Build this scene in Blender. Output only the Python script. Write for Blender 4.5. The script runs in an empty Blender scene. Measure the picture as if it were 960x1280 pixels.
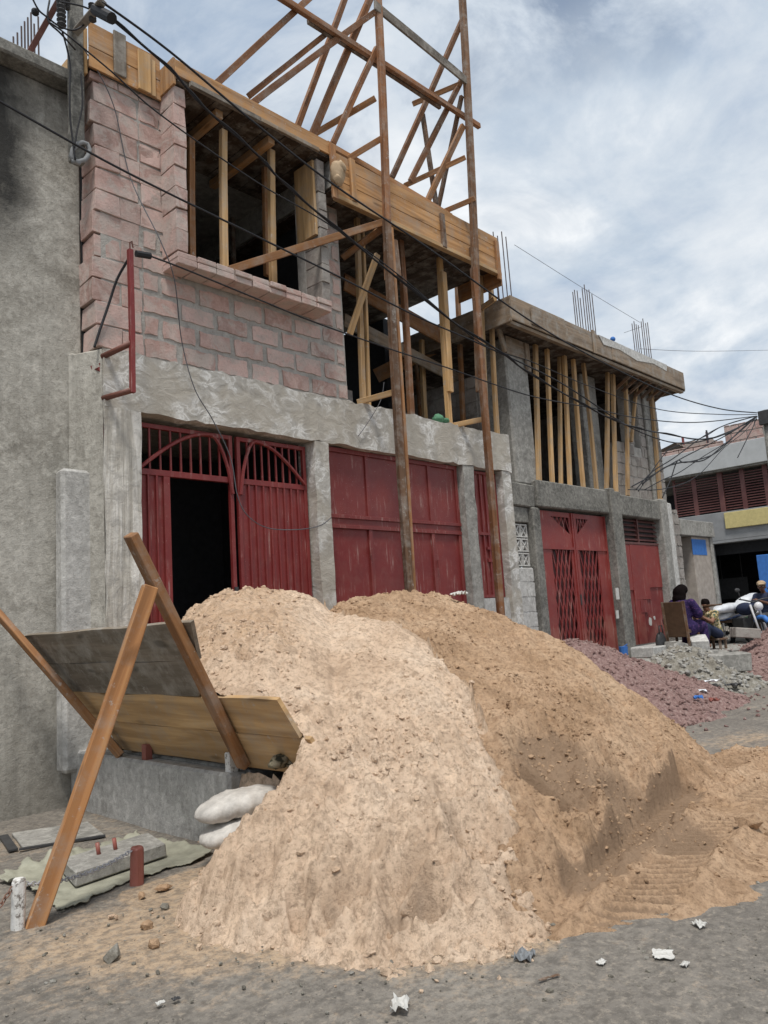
import bpy, bmesh, math, random
import numpy as np
from mathutils import Vector, Matrix
random.seed(7); rng = np.random.default_rng(11)
sc = bpy.context.scene; COL = sc.collection
R = random.uniform

# ------------------------------------------------------------------ camera
F = 961.0; yaw, pitch, roll = [math.radians(a) for a in (46.44, 8.034, -3.7154)]
fw = np.array([math.sin(yaw)*math.cos(pitch), math.cos(yaw)*math.cos(pitch), math.sin(pitch)])
r0 = np.array([math.cos(yaw), -math.sin(yaw), 0.0]); u0 = np.cross(r0, fw)
rt = r0*math.cos(roll) + u0*math.sin(roll); up = np.cross(rt, fw)
CAM = np.array([0.0, -6.5, 1.4])
cd = bpy.data.cameras.new('camera'); cam = bpy.data.objects.new('camera', cd); COL.objects.link(cam)
cd.sensor_fit = 'VERTICAL'; cd.sensor_height = 24; cd.lens = F/1280*24; cd.clip_end = 2000; cd.clip_start = .05
cam.matrix_world = Matrix(((rt[0], up[0], -fw[0], CAM[0]), (rt[1], up[1], -fw[1], CAM[1]), (rt[2], up[2], -fw[2], CAM[2]), (0, 0, 0, 1)))
sc.camera = cam
def ray(x, y): return fw*F + rt*(x-480) - up*(y-640)
def W(x, y, ax, v):                       # measured point of the photograph on a real plane of the place
    d = ray(x, y); i = 'xyz'.index(ax); return Vector(CAM + d*((v-CAM[i])/d[i]))
def Wy(x, y, v=0.0): return W(x, y, 'y', v)
def Wz(x, y, v=0.0): return W(x, y, 'z', v)
def Wx(x, y, v): return W(x, y, 'x', v)

# ------------------------------------------------------------------ node helpers
def N(nt, typ, ins=None, **at):
    n = nt.nodes.new(typ)
    for k, v in at.items(): setattr(n, k, v)
    for k, v in (ins or {}).items():
        s = n.inputs[k]
        if hasattr(v, 'is_output') and v.is_output: nt.links.new(v, s)
        else: s.default_value = v
    return n
def c4(c): return (c[0], c[1], c[2], 1)
def pos(nt): return N(nt, 'ShaderNodeNewGeometry').outputs['Position']
def mapv(nt, v, scale=(1, 1, 1), loc=(0, 0, 0), rot=(0, 0, 0)):
    return N(nt, 'ShaderNodeMapping', {'Vector': v, 'Scale': scale, 'Location': loc, 'Rotation': rot}).outputs[0]
def noise(nt, v, s, d=6, r=.6, dist=0.0):
    return N(nt, 'ShaderNodeTexNoise', {'Vector': v, 'Scale': s, 'Detail': d, 'Roughness': r, 'Distortion': dist}).outputs[0]
def ramp(nt, fac, stops):
    n = N(nt, 'ShaderNodeValToRGB', {'Fac': fac}); cr = n.color_ramp
    while len(cr.elements) < len(stops): cr.elements.new(.5)
    for e, (p, c) in zip(cr.elements, stops):
        e.position = p; e.color = c4(c) if isinstance(c, (tuple, list)) else (c, c, c, 1)
    return n.outputs[0]
def mix(nt, f, a, b, bl='MIX'):
    n = N(nt, 'ShaderNodeMix', data_type='RGBA', blend_type=bl)
    for i, v in ((0, f), (6, a), (7, b)):
        s = n.inputs[i]
        if hasattr(v, 'is_output'): nt.links.new(v, s)
        else: s.default_value = v if i == 0 else c4(v)
    return n.outputs[2]
def mth(nt, op, a, b=0.0, c=0.0):
    n = N(nt, 'ShaderNodeMath', operation=op)
    for i, v in enumerate((a, b, c)):
        if hasattr(v, 'is_output'): nt.links.new(v, n.inputs[i])
        else: n.inputs[i].default_value = v
    return n.outputs[0]
def attr(nt, name): return N(nt, 'ShaderNodeAttribute', attribute_name=name).outputs['Fac']
def new_mat(name, fn, rough=.85, spec=.25):
    m = bpy.data.materials.new(name); m.use_nodes = True; nt = m.node_tree
    b = nt.nodes['Principled BSDF']; b.inputs['Roughness'].default_value = rough
    b.inputs['Specular IOR Level'].default_value = spec
    out = fn(nt)
    col, bmp = out[0], out[1]
    if hasattr(col, 'is_output'): nt.links.new(col, b.inputs['Base Color'])
    else: b.inputs['Base Color'].default_value = c4(col)
    if bmp:
        for (h, st, ds) in bmp[:1]: prev = N(nt, 'ShaderNodeBump', {'Height': h, 'Strength': st, 'Distance': ds}).outputs[0]
        for (h, st, ds) in bmp[1:]: prev = N(nt, 'ShaderNodeBump', {'Height': h, 'Strength': st, 'Distance': ds, 'Normal': prev}).outputs[0]
        nt.links.new(prev, b.inputs['Normal'])
    if len(out) > 2: nt.links.new(out[2], b.inputs['Roughness'])
    return m

# ------------------------------------------------------------------ materials
def wood(name, a, b, c, grey=0.0):
    def fn(nt):
        uv = N(nt, 'ShaderNodeUVMap', uv_map='UVMap').outputs[0]
        g = noise(nt, mapv(nt, uv, (1.3, 26, 1)), 1.0, 6, .62, 1.2)
        g2 = noise(nt, mapv(nt, uv, (.35, 5, 1)), 1.0, 3, .5, 2.5)
        col = ramp(nt, g, [(.25, a), (.5, b), (.75, c)])
        t = attr(nt, 'tone')
        col = mix(nt, ramp(nt, g2, [(.38, 0), (.62, .65)]), col, tuple(x*.62 for x in a))
        col = mix(nt, .8, col, ramp(nt, t, [(0, (.62, .60, .58)), (.5, (1, 1, 1)), (1, (1.22, 1.16, 1.05))]), 'MULTIPLY')
        d = noise(nt, pos(nt), 5, 5, .7)
        col = mix(nt, ramp(nt, d, [(.46, 0), (.68, .42+grey)]), col, (.31, .285, .25))
        col = mix(nt, ramp(nt, noise(nt, pos(nt), 13, 7, .75), [(.60, 0), (.66, .55)]), col, (.42, .40, .37))
        kn = noise(nt, mapv(nt, uv, (2.2, 9, 1), (3.1, 1.7, 0)), 1.0, 1, .3)
        col = mix(nt, ramp(nt, kn, [(.70, 0), (.76, .6)]), col, tuple(x*.3 for x in a))
        return col, [(g, .25, .004), (d, .2, .004)]
    return new_mat(name, fn, .72, .3)
WOOD = wood('fresh_wood', (.37, .185, .072), (.48, .265, .115), (.56, .34, .17))
WOODL = wood('pale_wood', (.44, .265, .12), (.56, .36, .175), (.64, .45, .25))
WOODR = wood('red_wood', (.17, .075, .034), (.26, .118, .052), (.36, .175, .08))
WOODT = wood('tan_wood', (.28, .13, .055), (.38, .185, .078), (.45, .25, .112))
WOODD = wood('dark_wood', (.11, .062, .036), (.17, .095, .055), (.23, .135, .08), .15)
WOODG = wood('grey_wood', (.14, .12, .095), (.20, .17, .14), (.26, .23, .19), .5)
WOODX = wood('shade_toned_shuttering', (.045, .03, .02), (.07, .046, .03), (.10, .066, .045), .2)  # weathered ply darkened further: shade under the slabs is in its colour
WOODF = wood('aged_formwork', (.20, .15, .105), (.29, .215, .15), (.36, .28, .20), .45)

def stucco(name, dk, md, lt, scale=1.0, stain=True, grain=1.0):
    def fn(nt):
        p = pos(nt)
        a = noise(nt, p, 1.1*scale, 8, .68, .6); b = noise(nt, p, 9*scale, 6, .75, .4); g = noise(nt, p, 75, 4, .7)
        col = ramp(nt, a, [(.30, dk), (.50, md), (.70, lt)])
        col = mix(nt, ramp(nt, b, [(.45, 0), (.70, .75)]), col, tuple(min(1, x*1.35) for x in lt))
        col = mix(nt, ramp(nt, noise(nt, p, 20, 5, .8), [(.5, 0), (.68, .55)]), col, tuple(x*.6 for x in dk))
        st = noise(nt, mapv(nt, p, (5, 5, .35)), 1.0, 5, .65)
        col = mix(nt, ramp(nt, st, [(.55, 0), (.75, .4)]), col, tuple(x*.55 for x in dk))
        if stain:
            x = N(nt, 'ShaderNodeSeparateXYZ', {'Vector': p}).outputs
            m1 = ramp(nt, mth(nt, 'ADD', mth(nt, 'MULTIPLY', x[2], .1), mth(nt, 'MULTIPLY', b, .10)), [(.52, 0), (.60, 1)])
            m2 = ramp(nt, mth(nt, 'ADD', mth(nt, 'MULTIPLY', x[0], .25), mth(nt, 'MULTIPLY', a, .16)), [(.70, 1), (.785, .0)])
            m3 = ramp(nt, mth(nt, 'ADD', mth(nt, 'MULTIPLY', x[2], .1), mth(nt, 'MULTIPLY', st, .08)), [(.68, 0), (.72, .8)])
            col = mix(nt, mth(nt, 'MULTIPLY', mth(nt, 'MAXIMUM', mth(nt, 'MULTIPLY', m1, m2), m3), .93), col, (.022, .022, .022))
            zl = mth(nt, 'ADD', mth(nt, 'MULTIPLY', x[2], -.8), mth(nt, 'MULTIPLY', b, 1.2))
            col = mix(nt, ramp(nt, zl, [(.1, 0), (.7, .5)]), col, (.16, .145, .12))
        return col, [(b, .3*grain, .03), (noise(nt, p, 38, 5, .75), .45*grain, .012), (g, .5*grain, .006)]
    return new_mat(name, fn, .95, .15)
STUCCO = stucco('grey_stucco', (.23, .215, .185), (.35, .33, .29), (.45, .43, .385), 1.25)
STUCCO2 = stucco('grey_render', (.29, .28, .26), (.40, .39, .37), (.50, .49, .465), 1.4, False)
CONC = stucco('cast_concrete', (.17, .165, .15), (.27, .26, .24), (.37, .36, .33), 1.3, False, .6)
CONCD = stucco('weathered_concrete', (.075, .073, .066), (.16, .155, .14), (.27, .26, .235), 2.0, False, .7)
CONCL = stucco('light_concrete', (.36, .35, .33), (.47, .46, .435), (.57, .56, .535), 1.7, False, .8)
def smear(nt):
    p = pos(nt)
    w = noise(nt, mapv(nt, p, (1, 1, 1.5)), 5.0, 8, .62, .9); v = noise(nt, p, 1.7, 6, .62, .6); g = noise(nt, p, 60, 4, .7)
    col = ramp(nt, w, [(.30, (.26, .245, .215)), (.43, (.40, .38, .345)), (.50, (.46, .44, .405)), (.55, (.70, .69, .66)), (.61, (.50, .48, .445)), (.74, (.38, .36, .325))])
    col = mix(nt, ramp(nt, v, [(.44, .85), (.58, 0)]), col, (.40, .365, .31))
    return col, [(w, .42, .04), (noise(nt, p, 22, 6, .7, .5), .35, .015), (g, .4, .006)]
PLASTER = new_mat('trowelled_plaster', smear, .92, .2)
def colmat(nt):
    p = pos(nt)
    w = noise(nt, mapv(nt, p, (14, 14, .8)), 1.0, 6, .6, .6); b = noise(nt, p, 9, 6, .7, .5); g = noise(nt, p, 70, 3, .7)
    col = ramp(nt, w, [(.32, (.30, .275, .235)), (.46, (.49, .46, .405)), (.58, (.69, .665, .615)), (.72, (.45, .42, .37))])
    col = mix(nt, ramp(nt, b, [(.45, 0), (.68, .8)]), col, (.30, .285, .26))
    return col, [(w, .8, .03), (b, .6, .02), (g, .4, .006)]
COLUMN = new_mat('raked_column_plaster', colmat, .92, .2)
def blockmat(name, base, alt, smearc):
    def fn(nt):
        p = pos(nt); t = attr(nt, 'tone')
        b = noise(nt, p, 7, 7, .7, .4); g = noise(nt, p, 90, 4, .75); l = noise(nt, p, 1.6, 5, .6)
        col = ramp(nt, t, [(0, tuple(x*.72 for x in base)), (.5, base), (1, alt)])
        col = mix(nt, ramp(nt, noise(nt, p, 4.2, 9, .68, .8), [(.46, 0), (.56, .85)]), col, smearc)
        col = mix(nt, ramp(nt, b, [(.42, 0), (.72, .7)]), col, tuple(min(1, x*1.12) for x in alt))
        col = mix(nt, ramp(nt, noise(nt, p, 26, 5, .8), [(.52, 0), (.7, .5)]), col, tuple(x*.6 for x in base))
        col = mix(nt, ramp(nt, l, [(.5, 0), (.7, .5)]), col, tuple(x*.8 for x in smearc))
        return col, [(b, .45, .025), (noise(nt, p, 40, 5, .75), .6, .012), (g, .55, .006)]
    return new_mat(name, fn, .95, .12)
BLOCK = blockmat('pink_block', (.46, .305, .265), (.60, .44, .395), (.47, .41, .37))
BLOCKG = blockmat('grey_block', (.24, .215, .195), (.34, .30, .275), (.35, .33, .30))
MORTAR = new_mat('mortar', lambda nt: (ramp(nt, noise(nt, pos(nt), 9, 7, .7), [(.3, (.29, .27, .245)), (.5, (.41, .39, .36)), (.7, (.50, .475, .44))]), [(noise(nt, pos(nt), 30, 6, .75), .9, .02)]), .95, .1)
def paint(name, a, b, wear):
    def fn(nt):
        p = pos(nt)
        n1 = noise(nt, p, 2.2, 6, .6); n2 = noise(nt, mapv(nt, p, (26, 26, 2.2)), 1.0, 6, .7); n3 = noise(nt, p, 34, 6, .75)
        col = ramp(nt, n1, [(.35, a), (.65, b)])
        m = mth(nt, 'MULTIPLY', ramp(nt, n2, [(.55, 0), (.72, 1)]), ramp(nt, n1, [(.45, 0), (.6, 1)]))
        col = mix(nt, mth(nt, 'MULTIPLY', m, wear), col, (.50, .40, .36))
        col = mix(nt, ramp(nt, n3, [(.60, 0), (.70, .6)]), col, tuple(x*.4 for x in a))
        n4 = noise(nt, p, 5.5, 8, .72, .6)
        col = mix(nt, ramp(nt, n4, [(.48, 0), (.70, .16)]), col, (.28, .16, .13))
        col = mix(nt, ramp(nt, noise(nt, p, 60, 4, .7), [(.66, 0), (.72, wear*.8)]), col, (.55, .47, .43))
        xz = N(nt, 'ShaderNodeSeparateXYZ', {'Vector': p}).outputs
        dz = mth(nt, 'ADD', mth(nt, 'MULTIPLY', xz[2], -.5), mth(nt, 'MULTIPLY', n1, 1.1))
        col = mix(nt, ramp(nt, dz, [(-.0, 0), (.2, .16)]), col, (.42, .31, .22))
        return col, [(n3, .15, .004)], ramp(nt, n1, [(.3, .38), (.7, .62)])
    return new_mat(name, fn, .45, .4)
RED = paint('red_paint', (.165, .020, .020), (.215, .031, .028), .8)
REDB = paint('bright_red_paint', (.195, .026, .024), (.25, .040, .033), .6)
REDD = paint('dull_red_paint', (.165, .026, .025), (.215, .040, .035), .9)
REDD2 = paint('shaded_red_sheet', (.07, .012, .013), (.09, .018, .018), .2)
RUST = paint('rusty_steel', (.115, .045, .032), (.17, .06, .042), .3)
BROWNM = paint('brown_metal', (.10, .038, .036), (.14, .055, .05), .2)
WHITEP = new_mat('chipped_white_paint', lambda nt: (ramp(nt, noise(nt, pos(nt), 28, 6, .75), [(.40, (.22, .2, .18)), (.47, (.66, .65, .62)), (.8, (.74, .73, .70))]), [(noise(nt, pos(nt), 40, 5, .7), .5, .01)]), .7, .3)
def flat(name, c, rough=.7, var=.25, sc_=12, bump=.2):
    return new_mat(name, lambda nt: (ramp(nt, noise(nt, pos(nt), sc_, 5, .65), [(.3, tuple(x*(1-var) for x in c)), (.7, tuple(min(1, x*(1+var)) for x in c))]), [(noise(nt, pos(nt), sc_*4, 4, .7), bump, .005)]), rough, .3)
PORTAL = flat('beige_render', (.36, .315, .275), .92, .2, 8, .4)
DARK = flat('shade_toned_interior', (.03, .031, .034), .95)  # near-black base puts the shade of rooms and openings into the colour
CABLE = flat('black_rubber', (.018, .018, .021), .55)
CABLEG = flat('grey_wire', (.10, .10, .11), .6)
STEEL = flat('rebar_steel', (.10, .075, .07), .7)
IRON = flat('dark_iron', (.05, .05, .052), .5)
GALV = flat('galvanised_steel', (.38, .38, .40), .45)
SACK = flat('white_woven_plastic', (.50, .475, .44), .7, .25, 14, .6)
SHEETW = flat('white_plastic_sheet', (.72, .74, .77), .4, .1)
SHEETB = flat('blue_plastic_sheet', (.20, .32, .66), .4, .2)
BLUE = flat('blue_paint', (.045, .16, .46), .6, .15)
YELLOW = flat('cream_yellow_paint', (.52, .44, .20), .8, .12)
GREYP = flat('pale_grey_paint', (.42, .43, .43), .85, .10, 3)
GREYM = flat('mid_grey_paint', (.24, .245, .25), .85, .14, 3)
GREENP = flat('faded_green_paint', (.09, .22, .13), .8, .3)
TARP = flat('pale_green_tarpaulin', (.31, .305, .24), .65, .25, 9, .5)
CAMO = new_mat('camouflage_cloth', lambda nt: (ramp(nt, noise(nt, pos(nt), 24, 3, .5, 1), [(.42, (.045, .042, .03)), (.5, (.14, .125, .08)), (.58, (.24, .21, .15))]), [(noise(nt, pos(nt), 60, 4, .6), .5, .01)]), .9, .1)
ZINC = flat('old_roof_sheet', (.17, .135, .115), .7, .3, 5)
PURPLE = new_mat('purple_wax_print', lambda nt: (ramp(nt, noise(nt, pos(nt), 16, 3, .5, 1.5), [(.45, (.022, .014, .055)), (.58, (.040, .024, .095)), (.66, (.10, .045, .11))]), [(noise(nt, pos(nt), 50, 4, .6), .3, .01)]), .85, .15)
PRINT = new_mat('patterned_yellow_cloth', lambda nt: (ramp(nt, noise(nt, pos(nt), 26, 2, .5, 1), [(.42, (.05, .10, .09)), (.5, (.42, .30, .08)), (.6, (.55, .48, .36))]), [(noise(nt, pos(nt), 60, 4, .6), .3, .01)]), .85, .15)
SKIN = flat('brown_skin', (.13, .062, .038), .55, .12, 9, .05)
SKIN2 = flat('mid_brown_skin', (.22, .11, .07), .55, .12, 9, .05)
HAIR = flat('black_hair', (.010, .007, .007), .8, .3, 60, .4); HAIR.node_tree.nodes['Principled BSDF'].inputs['Specular IOR Level'].default_value = .05
EYEW = flat('eye_white', (.7, .68, .64), .4, .05)
LIP = flat('lip', (.14, .04, .035), .5, .1)
LEATH = flat('brown_leather', (.095, .055, .032), .5, .2)
TANC = flat('tan_cloth', (.42, .31, .20), .85, .15)
NAVY = flat('navy_cloth', (.02, .028, .06), .85, .2)
GLASSY = flat('headlamp_glass', (.6, .6, .62), .15, .05)
CHROME = flat('chrome', (.5, .5, .52), .25, .1)
PINKB = blockmat('far_pink_block', (.40, .26, .23), (.50, .35, .31), (.42, .34, .30))
PAPER = flat('white_paper', (.54, .53, .50), .8, .1, 20)
GREYS = flat('grey_scrap', (.20, .21, .22), .6, .3, 20)

def sandmat(name, dk, md, lt, other):
    def fn(nt):
        p = pos(nt); cav = attr(nt, 'cav'); tn = attr(nt, 'tone'); bl = attr(nt, 'blend')
        a = noise(nt, p, 1.8, 6, .6, .5); b = noise(nt, p, 30, 6, .75); g = noise(nt, p, 150, 3, .7); sp = noise(nt, p, 11, 8, .82)
        col = ramp(nt, a, [(.32, dk), (.5, md), (.68, lt)])
        bm_ = mth(nt, 'ADD', bl, mth(nt, 'MULTIPLY', mth(nt, 'SUBTRACT', sp, .5), 1.5))
        col = mix(nt, ramp(nt, bm_, [(.30, 0), (.75, .85)]), col, other)
        col = mix(nt, 1.0, col, ramp(nt, tn, [(0, (.80, .78, .76)), (.5, (1, 1, 1)), (1, (1.10, 1.10, 1.09))]), 'MULTIPLY')
        col = mix(nt, ramp(nt, sp, [(.34, .55), (.47, 0)]), col, tuple(x*.70 for x in dk))
        col = mix(nt, ramp(nt, b, [(.37, .7), (.51, 0)]), col, tuple(x*.52 for x in dk))  # dark pockets put the shade of crevices into the sand colour
        col = mix(nt, ramp(nt, b, [(.58, 0), (.72, .5)]), col, tuple(min(1, x*1.12) for x in lt))
        col = mix(nt, ramp(nt, cav, [(.30, 0), (.85, .9)]), col, tuple(x*.56+.01 for x in md))
        return col, [(sp, .3, .03), (b, .9, .022), (g, .7, .006)]
    return new_mat(name, fn, 1.0, .05)
SANDP = sandmat('pale_sand', (.57, .415, .295), (.67, .505, .37), (.72, .565, .43), (.50, .335, .21))
SANDB = sandmat('brown_sand', (.395, .26, .16), (.48, .325, .21), (.54, .385, .26), (.42, .275, .17))
GRAVEL = new_mat('purple_red_gravel', lambda nt: (ramp(nt, noise(nt, pos(nt), 24, 5, .8), [(.33, (.14, .085, .08)), (.46, (.25, .16, .145)), (.56, (.32, .215, .195)), (.68, (.42, .34, .31))]), [(noise(nt, pos(nt), 40, 5, .8), .9, .03)]), .95, .1)
RUBBLE = new_mat('grey_rubble', lambda nt: (ramp(nt, noise(nt, pos(nt), 9, 7, .75), [(.35, (.16, .145, .12)), (.5, (.27, .25, .21)), (.66, (.42, .40, .36))]), [(noise(nt, pos(nt), 22, 6, .8), .9, .04)]), .95, .1)
def groundfn(nt):
    p = pos(nt); x = N(nt, 'ShaderNodeSeparateXYZ', {'Vector': p}).outputs
    a = noise(nt, p, .9, 8, .65, .8); b = noise(nt, p, 6.5, 7, .75, .4); g = noise(nt, p, 55, 5, .75); st = noise(nt, mapv(nt, p, (1.1, 4.2, 1), rot=(0, 0, .35)), 1.0, 6, .65, 1.0)
    col = ramp(nt, a, [(.30, (.15, .134, .116)), (.48, (.21, .19, .165)), (.70, (.28, .255, .22))])
    col = mix(nt, ramp(nt, st, [(.48, 0), (.70, .55)]), col, (.145, .132, .118))
    col = mix(nt, ramp(nt, b, [(.5, 0), (.72, .55)]), col, (.26, .235, .205))
    sd = attr(nt, 'sand')
    m = mth(nt, 'ADD', mth(nt, 'MULTIPLY', sd, 1.25), mth(nt, 'MULTIPLY', mth(nt, 'SUBTRACT', b, .5), 1.6))
    m = mth(nt, 'ADD', m, mth(nt, 'MULTIPLY', mth(nt, 'SUBTRACT', a, .5), 1.2))
    m2 = mth(nt, 'ADD', m, mth(nt, 'MULTIPLY', mth(nt, 'SUBTRACT', noise(nt, p, 30, 6, .8), .5), .9))
    col = mix(nt, ramp(nt, m2, [(.34, 0), (.80, .88)]), col, mix(nt, b, (.42, .30, .195), (.48, .36, .245)))
    col = mix(nt, ramp(nt, noise(nt, p, 17, 7, .8), [(.44, 0), (.58, .6)]), col, (.085, .077, .068))
    col = mix(nt, ramp(nt, noise(nt, p, 26, 6, .8), [(.52, 0), (.62, .5)]), col, (.35, .305, .25))
    col = mix(nt, ramp(nt, g, [(.60, 0), (.70, .6)]), col, (.06, .056, .05))
    return col, [(b, .55, .03), (g, .5, .008)], ramp(nt, a, [(.3, .75), (.6, .97)])
GROUND = new_mat('trodden_dirt_road', groundfn, .9, .25)

# ------------------------------------------------------------------ mesh builder
class MB:
    def __init__(s): s.v = []; s.f = []; s.uv = []; s.t = []
    def face(s, pts, uv=None, tone=.5):
        n = len(s.v); s.v += [tuple(p) for p in pts]; s.f.append(tuple(range(n, n+len(pts))))
        if uv is None: uv = [(p[0]+p[1], p[2]) for p in pts]
        s.uv += list(uv); s.t.append(tone)
    def hexa(s, c, tone=None, ulen=None):   # c: 8 corners, first 4 = start ring, last 4 = end ring
        tone = R(.15, .85) if tone is None else tone
        n = len(s.v); s.v += [tuple(p) for p in c]
        c = [Vector(p) for p in c]
        L = (c[4]-c[0]).length; w = (c[1]-c[0]).length; h = (c[2]-c[1]).length; u = R(0, 30); v = R(0, 30)
        for i in range(4):
            j = (i+1) % 4; ww = w if i % 2 == 0 else h
            s.f.append((n+i, n+j, n+4+j, n+4+i)); s.uv += [(u, v), (u, v+ww), (u+L, v+ww), (u+L, v)]; s.t.append(tone); v += ww+.02
        for q in ((3, 2, 1, 0), (4, 5, 6, 7)):
            s.f.append(tuple(n+i for i in q)); s.uv += [(u, v), (u+.02, v+w), (u+.02+.1*h, v+w), (u+.1*h, v)]; s.t.append(tone*.8)
    def box(s, a, b, tone=None):
        x0, x1 = sorted((a[0], b[0])); y0, y1 = sorted((a[1], b[1])); z0, z1 = sorted((a[2], b[2]))
        d = (x1-x0, y1-y0, z1-z0); k = d.index(max(d))
        if k == 0: c = [(x0, y0, z0), (x0, y0, z1), (x0, y1, z1), (x0, y1, z0), (x1, y0, z0), (x1, y0, z1), (x1, y1, z1), (x1, y1, z0)]
        elif k == 1: c = [(x0, y0, z0), (x1, y0, z0), (x1, y0, z1), (x0, y0, z1), (x0, y1, z0), (x1, y1, z0), (x1, y1, z1), (x0, y1, z1)]
        else: c = [(x0, y0, z0), (x0, y1, z0), (x1, y1, z0), (x1, y0, z0), (x0, y0, z1), (x0, y1, z1), (x1, y1, z1), (x1, y0, z1)]
        s.hexa(c, tone)
    def beam(s, p, q, w, t, ref=(0, 1, 0), tone=None, taper=1.0):   # w across ref-perpendicular, t along ref
        p = Vector(p); q = Vector(q); d = (q-p).normalized(); r = Vector(ref); r = (r-d*r.dot(d)).normalized(); o = d.cross(r)
        L = (q-p).length
        if L > 1.1 and max(w, t) < .2:           # sawn site timber: slightly bowed, twisted and uneven
            n = 7; ph = R(0, 6.28); bow = min(.03, L*R(.002, .006)); tw = R(-.07, .07); b = len(s.v); tone = R(.1, .9) if tone is None else tone; u = R(0, 30); v0 = R(0, 30)
            for i in range(n+1):
                f = i/n; c = p.lerp(q, f)+(o*math.cos(ph)+r*math.sin(ph))*bow*math.sin(math.pi*f)+o*R(-.0015, .0015); a = tw*(f-.5); oo = o*math.cos(a)+r*math.sin(a); rr = r*math.cos(a)-o*math.sin(a)
                ww = w*(1+R(-.03, .03))/2; tt = t*(1+R(-.03, .03))/2
                s.v += [tuple(c-oo*ww-rr*tt), tuple(c+oo*ww-rr*tt), tuple(c+oo*ww+rr*tt), tuple(c-oo*ww+rr*tt)]
            for i in range(n):
                v = v0
                for k in range(4):
                    l = (k+1) % 4; e = w if k % 2 == 0 else t; A = b+i*4; U = u+L*i/n; U2 = u+L*(i+1)/n
                    s.f.append((A+k, A+l, A+4+l, A+4+k)); s.uv += [(U, v), (U, v+e), (U2, v+e), (U2, v)]; s.t.append(tone); v += e+.02
            for q_ in ((b+3, b+2, b+1, b), (b+n*4, b+n*4+1, b+n*4+2, b+n*4+3)): s.f.append(q_); s.uv += [(u, v0), (u, v0+w), (u+.03, v0+w), (u+.03, v0)]; s.t.append(tone*.8)
            return
        c = []
        for e, k in ((p, 1), (q, taper)):
            c += [e-o*w/2*k-r*t/2*k, e+o*w/2*k-r*t/2*k, e+o*w/2*k+r*t/2*k, e-o*w/2*k+r*t/2*k]
        s.hexa(c, tone)
    def tube(s, pts, r, n=8, tone=.5, closed=False):
        pts = [Vector(p) for p in pts]; rr = r if isinstance(r, (list, tuple)) else [r]*len(pts); base = len(s.v); m = len(pts); ref = None; rings = []
        for i, p in enumerate(pts):
            d = ((pts[(i+1) % m] if (closed or i < m-1) else p)-(pts[i-1] if (closed or i > 0) else p)).normalized()
            if ref is None: ref = Vector((0, 0, 1)) if abs(d.z) < .9 else Vector((1, 0, 0))
            a = (ref-d*ref.dot(d)).normalized(); b = d.cross(a); ref = a
            rings.append(len(s.v))
            for k in range(n):
                th = 2*math.pi*k/n; s.v.append(tuple(p+(a*math.cos(th)+b*math.sin(th))*rr[i]))
        for i in range(m if closed else m-1):
            A = rings[i]; B = rings[(i+1) % m]
            for k in range(n):
                l = (k+1) % n; s.f.append((A+k, A+l, B+l, B+k)); s.uv += [(i*.1, k*.02), (i*.1, l*.02), (i*.1+.1, l*.02), (i*.1+.1, k*.02)]; s.t.append(tone)
        if not closed:
            for A, rev in ((rings[0], True), (rings[-1], False)):
                q = [A+k for k in range(n)]; s.f.append(tuple(q[::-1] if rev else q)); s.uv += [(0, 0)]*n; s.t.append(tone)
    def ball(s, c, r, n=10, m=7, tone=.5):
        c = Vector(c); r = (r, r, r) if not isinstance(r, (tuple, list)) else r
        b = len(s.v)
        for i in range(m+1):
            ph = math.pi*i/m
            for k in range(n):
                th = 2*math.pi*k/n; s.v.append((c.x+r[0]*math.sin(ph)*math.cos(th), c.y+r[1]*math.sin(ph)*math.sin(th), c.z+r[2]*math.cos(ph)))
        for i in range(m):
            for k in range(n):
                l = (k+1) % n; s.f.append((b+i*n+k, b+(i+1)*n+k, b+(i+1)*n+l, b+i*n+l)); s.uv += [(0, 0)]*4; s.t.append(tone)
    def prism(s, poly, ext, tone=.5):       # poly: list of 3D points (planar), extruded by ext
        e = Vector(ext); P = [Vector(p) for p in poly]; n = len(P); b = len(s.v)
        s.v += [tuple(p) for p in P]+[tuple(p+e) for p in P]
        s.f.append(tuple(range(b, b+n))); s.uv += [(p.x+p.y, p.z) for p in P]; s.t.append(tone)
        s.f.append(tuple(range(b+2*n-1, b+n-1, -1))); s.uv += [(p.x+p.y, p.z) for p in P]; s.t.append(tone)
        for i in range(n):
            j = (i+1) % n; s.f.append((b+i, b+n+i, b+n+j, b+j)); s.uv += [(P[i].x, P[i].z), (P[i].x, P[i].z+.05), (P[j].x, P[j].z+.05), (P[j].x, P[j].z)]; s.t.append(tone)
    def jitter(s, a):
        s.v = [(x+R(-a, a), y+R(-a, a), z+R(-a, a)) for x, y, z in s.v]; return s
    def build(s, name, mat, parent=None, bevel=0.0, smooth=False, remesh=0.0):
        me = bpy.data.meshes.new(name); me.from_pydata(s.v, [], s.f)
        uv = me.uv_layers.new(name='UVMap'); uv.data.foreach_set('uv', [c for p in s.uv for c in p])
        at = me.attributes.new('tone', 'FLOAT', 'FACE'); at.data.foreach_set('value', s.t)
        bm = bmesh.new(); bm.from_mesh(me); bmesh.ops.recalc_face_normals(bm, faces=bm.faces); bm.to_mesh(me); bm.free()
        me.materials.append(mat)
        if smooth: me.polygons.foreach_set('use_smooth', [True]*len(me.polygons))
        o = bpy.data.objects.new(name, me); COL.objects.link(o)
        if parent is not None: adopt(o, parent)
        if remesh:
            m = o.modifiers.new('fuse', 'REMESH'); m.mode = 'VOXEL'; m.voxel_size = remesh; m.use_smooth_shade = True
            m = o.modifiers.new('smooth', 'SMOOTH'); m.iterations = 4; m.factor = .5
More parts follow.
